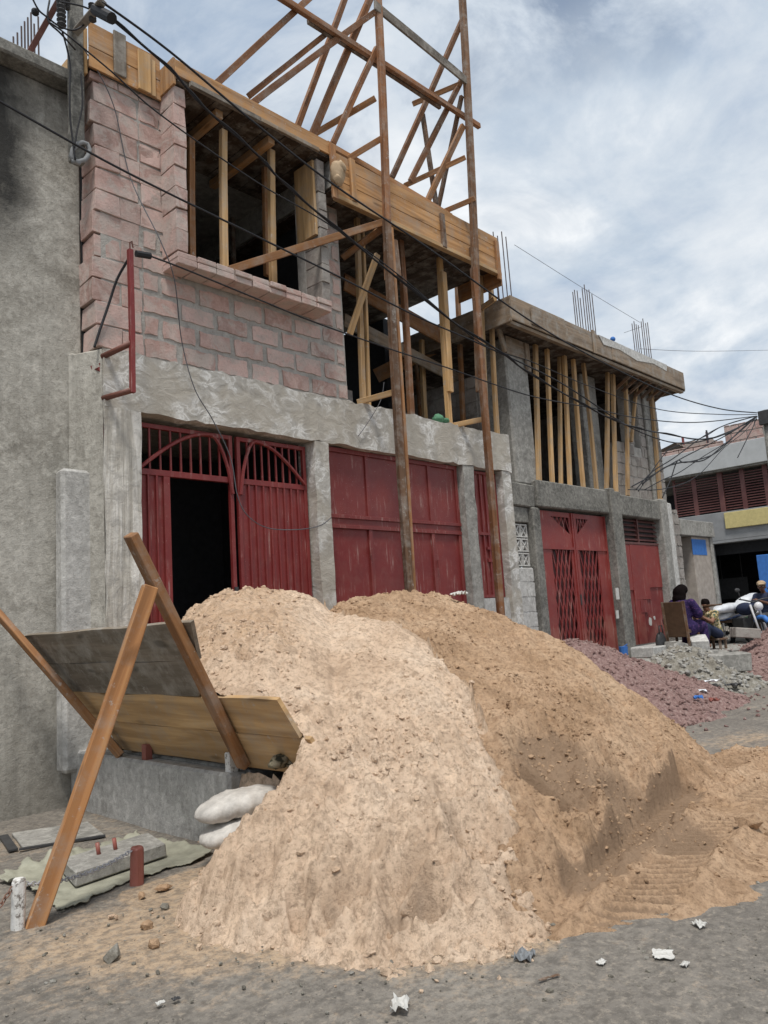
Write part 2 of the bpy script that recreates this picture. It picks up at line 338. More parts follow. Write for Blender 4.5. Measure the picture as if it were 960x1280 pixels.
        if bevel: m = o.modifiers.new('bevel', 'BEVEL'); m.width = bevel; m.segments = 1; m.limit_method = 'ANGLE'
        return o
def world_of(o):
    m = Matrix()
    while o: m = (Matrix.LocRotScale(o.location, o.rotation_euler, o.scale)); break
    return m
ORIG = {}
def adopt(o, parent):
    o.parent = parent
    off = ORIG.get(parent.name, Vector((0, 0, 0))); o.matrix_parent_inverse = Matrix.Translation(-off)
def thing(name, loc, label, cat, group=None):
    o = bpy.data.objects.new(name, None); COL.objects.link(o); o.location = loc; o.empty_display_size = .1
    ORIG[o.name] = Vector(loc); return tag(o, label, cat, group)
def tag(o, label, cat, group=None, kind=None):
    if label: o['label'] = label
    if cat: o['category'] = cat
    if group: o['group'] = group
    if kind: o['kind'] = kind
    return o
def structure(o): o['kind'] = 'structure'; return o

# ------------------------------------------------------------------ numpy noise
def vn(x, y, seed=0):
    xi = np.floor(x).astype(np.int64); yi = np.floor(y).astype(np.int64); fx = x-xi; fy = y-yi
    def h(a, b):
        n = (a*374761393 + b*668265263 + seed*974634777) & 0xffffffff; n = ((n ^ (n >> 13))*1274126177) & 0xffffffff
        return ((n ^ (n >> 16)) & 0xffff)/65535.0
    ux = fx*fx*(3-2*fx); uy = fy*fy*(3-2*fy)
    return (h(xi, yi)*(1-ux)+h(xi+1, yi)*ux)*(1-uy)+(h(xi, yi+1)*(1-ux)+h(xi+1, yi+1)*ux)*uy
def fbm(x, y, s, o=5, g=.5, seed=0):
    t = np.zeros_like(x); a = 1.0; tot = 0
    for i in range(o):
        c, d = math.cos(i*1.1), math.sin(i*1.1)
        t += a*(vn((x*c-y*d)*s, (x*d+y*c)*s, seed+i*17)-.5); tot += a; a *= g; s *= 2.03
    return t/tot*2
def worley(x, y, s, seed=0, keep=1.0):
    # rounded clumps: height 0..1, and a random tone per clump
    X = x*s; Y = y*s; xi = np.floor(X); yi = np.floor(Y); best = np.zeros_like(X); tone = np.full_like(X, .5)
    for i in (-1, 0, 1):
        for j in (-1, 0, 1):
            a = xi+i; b = yi+j
            def h(k):
                n = (a.astype(np.int64)*374761393+b.astype(np.int64)*668265263+(seed+k)*974634777) & 0xffffffff; n = ((n ^ (n >> 13))*1274126177) & 0xffffffff
                return ((n ^ (n >> 16)) & 0xffff)/65535.0
            px_, py_, rr = a+h(1), b+h(2), .25+.55*h(3)**1.5; on = h(4) < keep
            q = np.clip(1-((X-px_)**2+(Y-py_)**2)/(rr*rr), 0, 1)**.5*rr/.8*on; m_ = q > best; tone = np.where(m_, h(5), tone); best = np.where(m_, q, best)
    return best, tone
def sst(a, b, x): t = np.clip((x-a)/(b-a), 0, 1); return t*t*(3-2*t)
def smin(a, b, k): h = np.clip(.5+.5*(b-a)/k, 0, 1); return b*(1-h)+a*h-k*h*(1-h)
def ground_z(X, Y): return .62*sst(11.5, 20, X)

def grid_mesh(name, X, Y, Z, keep, mat, attrs=None, parent=None):
    ny, nx = X.shape; idx = -np.ones(X.shape, int)
    q = keep[:-1, :-1] & keep[1:, :-1] & keep[:-1, 1:] & keep[1:, 1:]
    used = np.zeros(X.shape, bool); used[:-1, :-1] |= q; used[1:, :-1] |= q; used[:-1, 1:] |= q; used[1:, 1:] |= q
    idx[used] = np.arange(used.sum())
    f = np.stack([idx[:-1, :-1][q], idx[:-1, 1:][q], idx[1:, 1:][q], idx[1:, :-1][q]], 1)
    me = bpy.data.meshes.new(name); me.vertices.add(int(used.sum())); me.vertices.foreach_set('co', np.stack([X[used], Y[used], Z[used]], 1).ravel())
    me.loops.add(f.size); me.loops.foreach_set('vertex_index', f.ravel()); me.polygons.add(len(f))
    me.polygons.foreach_set('loop_start', np.arange(0, f.size, 4)); me.polygons.foreach_set('use_smooth', np.ones(len(f), bool)); me.update(calc_edges=True)
    for k, a in (attrs or {}).items():
        at = me.attributes.new(k, 'FLOAT', 'POINT'); at.data.foreach_set('value', a[used].astype(np.float32))
    me.materials.append(mat); o = bpy.data.objects.new(name, me); COL.objects.link(o)
    if parent: adopt(o, parent)
    return o

# ------------------------------------------------------------------ the sand heaps' common surface
TOE = [(150, 1120), (215, 1150), (250, 1172), (300, 1185), (400, 1195), (500, 1192), (600, 1186), (680, 1172), (705, 1152), (760, 1112), (800, 1078), (840, 1045), (880, 1012), (915, 985), (940, 968), (960, 958)]
CREST = [(150, 850, -.8), (215, 800, -.9), (232, 775, -.9), (270, 756, -1.0), (330, 747, -1.05), (380, 752, -1.1), (412, 763, -1.1), (440, 750, -1.1), (500, 737, -1.1), (540, 741, -1.15), (570, 747, -1.25), (620, 767, -1.7), (660, 781, -2.1), (700, 799, -2.5), (740, 825, -2.9), (780, 855, -3.15), (820, 885, -3.4), (860, 917, -3.65), (895, 948, -3.9), (915, 970, -4.05), (940, 966, -4.1), (960, 957, -4.2)]
def az_r(p): dx = p.x-CAM[0]; dy = p.y-CAM[1]; return math.atan2(dx, dy), math.hypot(dx, dy)
TOE_A, TOE_R = zip(*[az_r(Wz(*t)) for t in TOE])
cr = [(Wy(x, y, v)) for x, y, v in CREST]; CR_A, CR_R = zip(*[az_r(p) for p in cr]); CR_Z = [p.z for p in cr]
def polar(X, Y): return np.arctan2(X-CAM[0], Y-CAM[1]), np.hypot(X-CAM[0], Y-CAM[1])
def sand_common(X, Y, full=False):
    az, r = polar(X, Y)
    r0_ = np.interp(az, TOE_A, TOE_R); r1_ = np.interp(az, CR_A, CR_R); z1 = np.interp(az, CR_A, CR_Z)
    r1_ = np.maximum(r1_, r0_+.02)
    s = (r-r0_)/(r1_-r0_)
    prof = np.where(s < 1, z1*(s+.10*np.sin(np.clip(s, 0, 1)*math.pi)), z1-(r-r1_)*.62)
    # slightly rounded crest
    back = z1-(r-r1_)*.55+.02
    h = smin(np.where(s < 1.2, z1*(s+.10*np.sin(np.clip(s, 0, 1)*math.pi)), 9.0), back, .10)
    if full: return h, s, az
    # free left flank where the sand spills round the end of the boards
    flank = np.interp(X, (1.6, 2.2, 2.42, 2.66, 2.85, 3.03, 3.3), (-.5, .02, .11, .23, .42, .69, 1.1))-1.15*(Y+2.84)
    h = smin(h, flank+np.maximum(X-2.98, 0)*12, .07)
    return h, s, az
BND = [(405, 752), (425, 782), (470, 797), (515, 812), (548, 850), (585, 900), (632, 1000), (660, 1080), (685, 1150), (698, 1172)]
def bnd_az(h_s):
    # boundary azimuth as function of slope fraction s
    out = []
    for x, y in BND:
        a = math.atan2(ray(x, y)[0], ray(x, y)[1])
        yt = np.interp(x, [t[0] for t in TOE], [t[1] for t in TOE]); yc = np.interp(x, [c[0] for c in CREST], [c[1] for c in CREST])
        t1 = Wz(x, yt); cv = np.interp(x, [c[0] for c in CREST], [c[2] for c in CREST]); c1 = Wy(x, yc, cv)
        # find s on the straight profile hit by this pixel
        best = min(np.linspace(0, 1, 200), key=lambda s: abs(proj(t1.lerp(c1, s))[1]-y))
        out.append((best, a))
    out.sort(); return np.interp(h_s, [o[0] for o in out], [o[1] for o in out])
def proj(p):
    d = np.array(p)-CAM; return 480+F*(d@rt)/(d@fw), 640-F*(d@up)/(d@fw)
RES = .0105
gx = np.arange(1.3, 9.4, RES); gy = np.arange(-5.8, -.16, RES)
SX, SY = np.meshgrid(gx, gy)
wx_ = SX+.07*fbm(SX, SY, 2.6, 4, .55, 301); wy_ = SY+.07*fbm(SX, SY, 2.6, 4, .55, 302)
H, S_, AZ = sand_common(wx_, wy_); HIN, _, _ = sand_common(SX, SY, True)
inboard = (SY > -2.90) & (SX < 3.16)
ZBD = .5+(3.12-SX)/.60+.035                   # inner face of the leaning boards
H = np.where(inboard, HIN, H)
dbound = (bnd_az(np.clip(S_, 0, 1))+.014*fbm(SX, SY, 2.2, 5, .6, 5)-AZ)*np.hypot(SX, SY+6.5)  # >0 : pale side (metres)
# --- local features (hollows, cuts, lumps) measured on the photograph
def surf_pt(x, y):
    best = None
    a = math.atan2(ray(x, y)[0], ray(x, y)[1])
    for r in np.linspace(2.5, 9, 700):
        X = CAM[0]+math.sin(a)*r; Y = CAM[1]+math.cos(a)*r
        h = float(sand_common(np.array([[X]]), np.array([[Y]]))[0][0, 0]); h = max(h, 0)
        d = ray(x, y); z = CAM[2]+d[2]*r/math.hypot(d[0], d[1])
        if z <= h: return X, Y, h
    return X, Y, 0
def hollow(x, y, rad, depth, sharp=1.0, ang=0, asp=1.0):
    X, Y, _ = surf_pt(x, y); dx = SX-X; dy = SY-Y; c, s = math.cos(ang), math.sin(ang)
    u = (dx*c+dy*s)/asp; v = -dx*s+dy*c; d = np.sqrt(u*u+v*v)/rad
    depth *= 2.1
    return -depth*np.exp(-(d**(2*sharp)))+depth*.35*np.exp(-((d-1.25)/.28)**2)*(v > 0)
coarse = np.zeros_like(SX)
coarse += fbm(SX, SY, 1.1, 4, .5, 1)*.045
HB = H+coarse; HP = H+coarse
def billow(sc_, o, g, seed): return 1-np.abs(fbm(SX, SY, sc_, o, g, seed))*2.2
damp = sst(-.25, .12, S_)
HB += (fbm(SX, SY, 5, 4, .6, 21)*.045)*damp
cl = fbm(SX, SY, 13, 5, .66, 31); rgh = .35+.65*sst(-.2, .3, fbm(SX, SY, 2.2, 3, .5, 32))
HB += np.maximum(cl, -.12)*.058*rgh*damp
wxx = SX+.012*fbm(SX, SY, 40, 2, .5, 44); wyy = SY+.012*fbm(SX, SY, 40, 2, .5, 45)
k1, t1_ = worley(wxx, wyy, 9, 41, .30); k2, t2_ = worley(wxx, wyy, 18, 42, .55); k3, t3_ = worley(wxx, wyy, 34, 43, .8)
clz = (.25+.75*sst(-.25, .25, fbm(SX, SY, 2.6, 3, .5, 46)))*damp
CLB = np.maximum(np.maximum(k1*.055, k2*.042), k3*.024)*clz; HB += CLB
TNB = np.where(k1*.085 > np.maximum(k2*.055, k3*.026), t1_, np.where(k2*.055 > k3*.026, t2_, t3_))
wet = np.zeros_like(SX)
for a in ((690, 955, .24, .07, 1.6, .6, 1.5), (820, 1045, .28, .13, 1.4, .9, 1.5), (470+260, 1100, .10, .02, 1.2, 0, 1.8)):
    k = hollow(*a); HB += k; wet += np.clip(-k/a[3], 0, 1)*.9
# pale side
strk = fbm((SX*.80+SY*.60)*1.0, (-SX*.60+SY*.80)*6.0, 2.2, 4, .55, 51); HP += strk*.022*sst(.25, .5, S_)
HP += fbm(SX, SY, 5, 4, .58, 61)*.034*(.6+1.0*sst(.6, .3, S_))
cl = fbm(SX, SY, 18, 4, .62, 71); lowmask = sst(.62, .2, S_)+sst(.62, .85, S_)*sst(.45, .25, AZ)*1.1
HP += np.maximum(cl, -.1)*(.016+.045*np.clip(lowmask, 0, 1))
lobe = sst(.0, .06, math.atan2(ray(408, 820)[0], ray(408, 820)[1])-AZ+.02*fbm(SX, SY, 2, 3, .5, 84))*sst(.50, .66, S_)
k1, t1_ = worley(wxx, wyy, 8, 81, .25); k2, t2_ = worley(wxx, wyy, 17, 82, .5); k3, t3_ = worley(wxx, wyy, 33, 83, .8)
clz = np.clip(.22+lowmask*.9+lobe*.9, 0, 1)*(.25+.75*sst(-.25, .25, fbm(SX, SY, 2.4, 3, .5, 86)))
CLP = np.maximum(np.maximum(k1*.050, k2*.034), k3*.018)*clz; HP += CLP
TNP = np.where(k1*.055 > np.maximum(k2*.030, k3*.015), t1_, np.where(k2*.030 > k3*.015, t2_, t3_))
for (x0c, y0c, x1c, y1c, dp, wd_) in ((738, 1082, 850, 962, .26, .34), (645, 1120, 720, 1092, .05, .16), (648, 955, 705, 985, .12, .26)):
    a = surf_pt(x0c, y0c); b = surf_pt(x1c, y1c); L_ = math.hypot(b[0]-a[0], b[1]-a[1]); dx_, dy_ = (b[0]-a[0])/L_, (b[1]-a[1])/L_
    u = (SX-a[0])*dx_+(SY-a[1])*dy_; v = -(SX-a[0])*dy_+(SY-a[1])*dx_ + .035*fbm(SX, SY, 6, 4, .6, 120); v = -v if (-(4.5-a[0])*dy_+(-2.0-a[1])*dx_) < 0 else v
    # v > 0 towards the heap; steep lip at v = 0, floor rising back to the surface downhill
    k = dp*np.where(v < 0, np.clip(1+v/wd_, 0, 1), np.clip(1-v/.035, 0, 1))*sst(-.06, .05, u)*sst(L_+.06, L_-.05, u)
    HB = HB*(1-.0)-k+.05*np.exp(-((v-.08)/.05)**2)*sst(-.06, .05, u)*sst(L_+.06, L_-.05, u)*(1+1.5*fbm(SX, SY, 14, 4, .6, 121)); wet = np.maximum(wet, sst(-.24, -.10, v)*sst(.05, .03, v)*sst(-.06, .05, u)*sst(L_+.06, L_-.05, u)*(dp > .1)*1.2)
hollowp = np.zeros_like(SX)
for a in ((598, 1058, .14, .09, 1.5, .4, 1.3), (535, 1140, .085, .07, 1.8, 0, 1.0), (378, 1135, .07, .05, 1.5, 0, 1.0), (500, 1165, .09, .03, 1.3, .3, 1.6), (500, 1122, .10, .045, 1.3, .3, 1.4), (440, 1120, .11, .03, 1.2, .3, 1.4), (640, 1120, .12, .04, 1.3, 0, 1.3), (330, 1090, .09, .035, 1.4, .5, 1.5), (560, 1010, .10, .03, 1.3, .2, 1.6), (455, 960, .07, .025, 1.3, .4, 1.4), (410, 1150, .06, .04, 1.6, .2, 1.2), (590, 1130, .07, .045, 1.7, .6, 1.2), (655, 1065, .09, .05, 1.5, .3, 1.4), (305, 835, .05, .04, 1.2, 0, 1.0), (530, 905, .035, .03, 1.2, 0, 1), (520, 860, .03, .02, 1.2, 0, 1), (420, 1010, .05, .02, 1.2, 0, 1.3)):
    k = hollow(*a); HP += k; hollowp += np.clip(-k/a[3], 0, 1)*.35  # pale sand is coloured darker inside each hollow
# scraped ledges in the lower front
for (x, y, L_, dp) in ((470, 1105, .5, .03), (520, 1070, .4, .03), (600, 1165, .35, .03)):
    X, Y, _ = surf_pt(x, y); u = (SX-X)*.83-(SY-Y)*.55; v = (SX-X)*.55+(SY-Y)*.83
    HP += dp*np.tanh(v/.02)*np.exp(-(v/.10)**2)*np.exp(-(u/L_)**4)
# tyre-tracked apron on the right, part of the brown sand
p0 = Wz(690, 1182); p1 = Wz(965, 975); ap = np.zeros_like(SX)
tdir = Vector((p1.x-p0.x, p1.y-p0.y)).normalized()
tu = (SX-p0.x)*tdir.x+(SY-p0.y)*tdir.y; tv = -(SX-p0.x)*tdir.y+(SY-p0.y)*tdir.x
APOLY = [Wz(*q) for q in ((668, 1178), (700, 1180), (770, 1172), (860, 1150), (985, 1128), (985, 930), (930, 935), (895, 935), (872, 955), (800, 1000), (725, 1050), (680, 1120))]
def poly_sd(X, Y, P):
    d = np.full(X.shape, 1e9); ins = np.zeros(X.shape, bool); n = len(P)
    for i in range(n):
        a, b = P[i], P[(i+1) % n]; ex_, ey_ = b.x-a.x, b.y-a.y; t = np.clip(((X-a.x)*ex_+(Y-a.y)*ey_)/(ex_*ex_+ey_*ey_), 0, 1)
        d = np.minimum(d, np.hypot(X-a.x-t*ex_, Y-a.y-t*ey_)); c = ((a.y > Y) != (b.y > Y)) & (X < ex_*(Y-a.y)/(ey_ if abs(ey_) > 1e-9 else 1e-9)+a.x); ins ^= c
    return np.where(ins, d, -d)
apd = poly_sd(SX, SY, APOLY)+.16*fbm(SX, SY, 2.2, 5, .6, 93)
apm = sst(-.12, .28, apd)
ap = -.03+apm*(.055+.030*fbm(SX, SY, 3, 4, .55, 91))+.03*np.maximum(fbm(SX, SY, 11, 5, .65, 95), -.1)*apm
rut = np.zeros_like(SX)
for cv, wd in ((-.14, .13), (.36, .14)):
    wob = .05*np.sin(tu*1.3+cv*9)
    d = np.abs(tv-cv-wob); e = sst(wd+.03, wd-.03, d)
    tread = .030*sst(-.3, .6, np.sin((tu+np.sign(tv-cv-wob)*.6*d+.02*fbm(SX, SY, 6, 3, .5, 98))*2*math.pi/.085)+.5*fbm(SX, SY, 8, 4, .6, 99))+.006*fbm(SX, SY, 5, 4, .6, 100)
    brk = sst(-.75, -.2, fbm(SX, SY, 1.7, 3, .5, 96))
    ap = ap*(1-e*brk)+(-.03+apm*.042+tread*apm)*e*brk+.05*apm*brk*np.exp(-((d-wd-.05)/.05)**2)*(1+1.0*fbm(SX, SY, 9, 4, .6, 97))
    rut = np.maximum(rut, e*brk*apm*np.where(tread < .012, 1.0, .35))
ap = np.where(apd > .12, np.maximum(ap, .014), ap)
HP -= .055*sst(.16, -.03, S_); HB -= .03*sst(.12, -.03, S_)
HBall = np.maximum(HB, ap)
thick = .085*np.tanh((dbound+.05*fbm(SX, SY, 9, 4, .6, 610))/.07)*np.where(dbound < 0, 4, 1.0)
HPt = HP+thick
HPt = np.where(dbound < -.35, -1, HPt)
HBt = np.where(dbound > .12, np.minimum(HBall, HPt-.03), HBall)
okb = np.where(inboard, HPt > ZBD, True)
okt = ~((SX > 2.9) & (SX < 3.3) & (SY > -2.2) & (HPt < .6) & ~inboard)
inside = SY < -.17
keepP = inside & (HPt > -.035) & (HPt > HBt-.06) & okb
keepB = inside & (HBt > -.035) & (dbound < .35) & ~inboard
cavB = np.clip(np.maximum(wet, np.where(HB > ap, 0, rut)), 0, 1); cavP = np.clip(hollowp, 0, 1)
o = grid_mesh('sand_heap', SX, SY, HPt, keepP, SANDP, {'cav': cavP, 'tone': TNP, 'blend': np.clip(np.maximum(sst(.10, -.06, dbound)*.75, lobe*.55), 0, 1)}); tag(o, 'pale beige heap of sand spilling from the barred gate down to the road', 'sand heap'); PALE = o
low = np.minimum(HIN, np.interp(SX, (1.6, 2.2, 2.42, 2.66, 2.85, 3.03, 3.3), (-.5, .02, .11, .23, .42, .69, 1.1))-1.15*(SY+2.84))
spill = .545-.10*np.abs(SY+2.3)-np.maximum(0, 3.12-SX)*3.0-np.maximum(0, -2.42-SY)*.5+.03*fbm(SX, SY, 5, 4, .6, 410)
spill = np.where(SY > -2.0, spill-(SY+2.0)*.35, spill)
low = np.maximum(low, spill)+.012*np.maximum(fbm(SX, SY, 13, 4, .6, 411), -.2)
keepL = (SY > -2.92) & (SY < -.3) & (SX < 3.3) & (low > np.where((SX > 3.0) & (SY > -2.1), .47, -.03)) & (low < ZBD-.07)
ol = grid_mesh('spilled_sand', SX, SY, low, keepL, SANDP, {'cav': SX*0, 'tone': TNP, 'blend': SX*0+.3}); ol.parent = PALE
o = grid_mesh('sand_heap', SX, SY, HBt, keepB, SANDB, {'cav': cavB, 'tone': TNB, 'blend': SX*0}); tag(o, 'darker brown heap of damp sand on the right, with shovel cuts and tyre tracks', 'sand heap')

# ------------------------------------------------------------------ ground
def axis_steps(lo, hi, a, b, fine, far):
    xs = list(np.arange(a, b, fine)); s = fine; x = a
    while x > lo: s = min(s*1.25, far); x -= s; xs.insert(0, x)
    x = xs[-1]; s = fine
    while x < hi: s = min(s*1.25, far); x += s; xs.append(x)
    return np.array(xs)
GX, GY = np.meshgrid(axis_steps(-160, 260, .6, 7.5, .03, 20), axis_steps(-160, 200, -5.8, -.2, .03, 20))
GZ = ground_z(GX, GY)+fbm(GX, GY, .8, 4, .5, 3)*.018*sst(60, 20, np.hypot(GX, GY))+fbm(GX, GY, 7, 4, .55, 4)*.007-.006
gh, gs, ga = sand_common(GX, GY)
near = np.hypot(GX-4, GY+3) < 14
d1 = np.exp(-np.maximum(0, np.hypot((GX-2.25)/1.25, (GY+2.95)/.95)-.45)*2.2)*.85
d2 = np.exp(-np.maximum(0, np.hypot((GX-5.6)/1.6, (GY+4.2)/.6)-.6)*1.6)*.75
d3 = np.exp(-np.hypot((GX-2.3)/.7, (GY+.6)/.5))*.5
gaz, gr_ = polar(GX, GY); gf = np.interp(gaz, TOE_A, TOE_R)-gr_
d1 = np.maximum(d1*.8, np.where(gf > -1.5, np.exp(-np.maximum(gf, 0)/.16), 0)*(gaz < math.atan2(ray(930, 1000)[0], ray(930, 1000)[1]))*(gaz > TOE_A[0])*(GY < -2.2))
d5 = .17+.0*GX
d4 = np.exp(-np.hypot((GX-8.2)/1.2, (GY+3.6)/.6))*.55
structure(grid_mesh('ground', GX, GY, GZ, np.ones(GX.shape, bool), GROUND, {'sand': np.clip(np.maximum(np.maximum(np.maximum(d1, d2), np.maximum(d3, d4)), d5), 0, 1)}))

exec_parts = []
# ------------------------------------------------------------------ block walls
def ragged(x0, x1, z0, z1, y, j):
    pts = []
    nx = max(3, int((x1-x0)/.05)); nz = max(2, int((z1-z0)/.05))
    for i in range(nx): pts.append((x0+(x1-x0)*i/nx, z0))
    for i in range(nz): pts.append((x1, z0+(z1-z0)*i/nz))
    for i in range(nx): pts.append((x1-(x1-x0)*i/nx, z1))
    for i in range(nz): pts.append((x0, z1-(z1-z0)*i/nz))
    return [(a+R(-j, j), y, b+R(-j, j)) for a, b in pts]
def blocks(mb, x0, x1, z0, z1, y, holes=(), course=.225, length=.43, joint=.032, deep=.05, j=.006, proud=.006, swap=False):
    """blocks on a wall plane; swap=True lays the wall along y at x = y"""
    k = 0; z = z0
    while z < z1-.03:
        zt = min(z+course, z1); x = x0-(length/2 if k % 2 else 0)-R(0, .03)
        while x < x1-.02:
            a, b = max(x, x0), min(x+length, x1); x += length
            if b-a < .05: continue
            segs = [(a, b)]
            for hx0, hx1, hz0, hz1 in holes:
                if zt > hz0+.04 and z < hz1-.04:
                    ns = []
                    for p, q in segs:
                        if q <= hx0 or p >= hx1: ns.append((p, q))
                        else:
                            if p < hx0-.05: ns.append((p, hx0))
                            if q > hx1+.05: ns.append((hx1, q))
                    segs = ns
            for p, q in segs:
                jj = joint/2
                pts = ragged(p+jj*R(.6, 1.3), q-jj*R(.6, 1.3), z+jj*R(.6, 1.2), zt-jj*R(.6, 1.2), y-proud*R(.3, 1.6), j)
                if swap: pts = [(py, px, pz) for px, py, pz in pts]; mb.prism(pts, (deep, 0, 0), R(0, 1))
                else: mb.prism(pts, (0, deep, 0), R(0, 1))
        z = zt; k += 1

# ------------------------------------------------------------------ terrace in front of the houses
t = thing('terrace', (3.0, -2.1, 0), 'low grey concrete terrace with a retaining wall that the sand spills off', 'terrace')
m = MB(); m.box((3.0, -2.1, -.3), (3.16, .28, .47)); m.box((3.16, -2.1, -.3), (8.2, -1.95, .47)); m.jitter(.006)
m.build('retaining_wall', STUCCO2, t, .02)
m = MB(); m.box((3.162, -1.948, .2), (8.2, -.002, .485)); m.box((8.202, -.20, -.2), (12.3, -.002, .48)); m.box((12.302, -.50, -.2), (13.6, -.002, .48)); m.box((13.602, -1.25, -.2), (17.5, -.002, .48)); m.build('floor_slab', CONC, t, .01)
m = MB(); m.box((12.72, -.52, .482), (14.75, -.03, .66)); m.build('step', CONCL, t, .015)

# ------------------------------------------------------------------ left neighbour
LB = thing('stucco_house', (0, .3, 0), 'tall grey roughcast house front with mould-stained top at the left edge', 'house')
m = MB(); m.box((-4, .30, -.3), (3.156, 8, 6.72)); m.build('wall', STUCCO, LB, .02)
m = MB(); m.box((-4, .12, 6.722), (3.06, 8, 6.86), .4); m.build('coping', CONCD, LB, .02)
# pilaster
m = MB(); p = Wy(76, 585, .16); q = Wy(124, 585, .16)
m.box((p.x, .14, .3), (q.x, .298, p.z)); m.jitter(.01); m.build('pilaster', STUCCO2, LB, .03)
m = MB(); m.prism([(3.00, .299, .45), (3.07, .25, .45), (3.13, .16, .45), (3.17, .07, .45), (3.203, -.02, .45), (3.203, .299, .45)], (0, 0, 3.61)); m.jitter(.008); m.build('corner_fillet', STUCCO, LB, .03)
for i, (x, yt, yb) in enumerate(((17, 46, 60), (22, 41, 62), (27, 33, 65), (31, 27, 67), (35, 22, 70), (39, 16, 72), (43, 30, 74), (48, 21, 77))):
    a = Wy(x, yb, .5); b = Wy(x-.3, yt, .5); a.z = 6.8; a.x = b.x+.01
    m = MB(); m.tube([a, b], .009, 6); m.build('starter_bar', STEEL, LB)
m = MB(); a = Wy(33, 66, .3); b = Wy(86, -22, .0); a.z = min(a.z, 6.9)
m.beam(a, b, .05, .05); m.build('stay_tube', RUST, LB)
m = MB()
pts = [Wy(x, y, -.0) for x, y in ((100, 205), (92, 201), (89, 196), (91, 187), (97, 180), (103, 178), (109, 180), (112, 187), (110, 195), (106, 200), (99, 202), (90, 202))]
m.tube(pts, .022, 8); m.build('bent_conduit', GREYM, LB, smooth=True)
m = MB()
for (xa, ya, xb, yb, w) in ((118, 462, 115, 478, .03), (124, 455, 131, 486, .03), (121, 460, 128, 472, .025), (128, 512, 127, 552, .028), (113, 458, 118, 482, .02)):
    ys_ = .13 if xa < 120 else .045; a = Wy(xa, ya, ys_); b = Wy(xb, yb, ys_); m.beam(a, b, w, .07)
m.jitter(.003); m.build('red_paint_mark', REDD, LB)

# ------------------------------------------------------------------ unfinished house with the barred gate
A = thing('unfinished_house', (3.2, 0, .49), 'two storey house under construction with pink block upper floor and maroon gates', 'house')
Xg0, Xg1 = 3.56, 5.70; Xp0, Xp1 = 5.95, 8.46; Xs0, Xs1 = 8.72, 9.40; ZT = 3.50
def column(x0, x1, z0=.49, z1=ZT-.002, mat=COLUMN, y0=0.0, y1=.26, j=.012):
    m = MB(); n = 14
    for i in range(n):
        za, zb = z0+(z1-z0)*i/n, z0+(z1-z0)*(i+1)/n
    # one continuous rough shaft
    ring = []
    for i in range(n+1):
        z = z0+(z1-z0)*i/n; ring.append([(x0+R(-j, j), y0+R(-j, j)*.6, z), (x1+R(-j, j), y0+R(-j, j)*.6, z), (x1, y1, z), (x0, y1, z)])
    for i in range(n):
        for k in range(4):
            l = (k+1) % 4; m.face([ring[i][k], ring[i][l], ring[i+1][l], ring[i+1][k]])
    m.face(ring[0][::-1]); m.face(ring[-1])
    m.build('column', mat, A); return
column(3.205, Xg0, y0=-.026); column(Xg1+.02, Xp0-.01, mat=PLASTER, y0=-.026); column(Xp1+.01, Xs0-.01, mat=CONC, y0=-.022); column(Xs1+.01, 9.64, mat=PLASTER, y0=-.026)
m = MB(); m.box((Xs0-.008, .03, .49), (Xs1+.008, .24, 1.62)); m.build('sill_wall', CONCL, A)
# lintel band / parapet with uneven edges
nb = 60; m = MB(); xs = [3.2+(9.66-3.2)*i/nb for i in range(nb+1)]
zt = [4.06+R(-.02, .02) for _ in xs]; zb = [ZT+R(-.018, .01) for _ in xs]; yy = [-.03+R(-.008, .008) for _ in xs]
for i in range(nb):
    a, b = xs[i], xs[i+1]
    m.face([(a, yy[i], zb[i]), (b, yy[i+1], zb[i+1]), (b, yy[i+1], zt[i+1]), (a, yy[i], zt[i])])
    m.face([(a, yy[i], zt[i]), (b, yy[i+1], zt[i+1]), (b, .24, zt[i+1]), (a, .24, zt[i])])
    m.face([(a, .24, zb[i]), (b, .24, zb[i+1]), (b, yy[i+1], zb[i+1]), (a, yy[i], zb[i])])
m.face([(3.2, yy[0], zb[0]), (3.2, yy[0], zt[0]), (3.2, .24, zt[0]), (3.2, .24, zb[0])]); m.face([(xs[-1], yy[-1], zb[-1]), (xs[-1], .24, zb[-1]), (xs[-1], .24, zt[-1]), (xs[-1], yy[-1], zt[-1])])
m.build('lintel_band', PLASTER, A)
# ground floor shell: dark rooms
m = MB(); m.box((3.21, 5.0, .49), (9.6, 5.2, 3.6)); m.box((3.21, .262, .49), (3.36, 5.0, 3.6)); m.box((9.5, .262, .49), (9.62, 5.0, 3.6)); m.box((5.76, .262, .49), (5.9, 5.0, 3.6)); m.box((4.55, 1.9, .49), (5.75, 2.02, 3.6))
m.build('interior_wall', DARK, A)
m = MB(); m.box((3.2, .242, 3.62), (9.64, 7.2, 3.95)); m.build('floor_slab', CONC, A)
# upper block wall
WX0, WX1, WZ0, WZ1 = 4.10, 5.78, 5.13, 6.93
m = MB(); blocks(m, 3.62, 6.36, 4.065, 6.90, .022, [(WX0, WX1, WZ0, WZ1)], joint=.062, j=.009, proud=.003); m.build('block_wall', BLOCK, A)
m = MB()
z = 4.065; k = 0
while z < 6.86:                                       # left end: stacked blocks, joints open
    zt = min(z+.226, 6.87); x1 = 3.62 if k % 2 else 3.42
    dx = R(-.025, .02); dy = R(-.012, .008)
    m.box((3.15+dx, .02+dy, z+.008), (x1-.01, .30, zt-.006), R(0, 1))
    if x1 < 3.5: m.box((x1, .02+R(-.008, .006), z+.008), (3.63, .2, zt-.006), R(0, 1))
    if z > 5.2: m.box((3.64, .018+R(-.008, .006), z+.009), (3.86 if k % 2 else 4.09, .2, zt-.007), R(0, 1))
    z += .226; k += 1
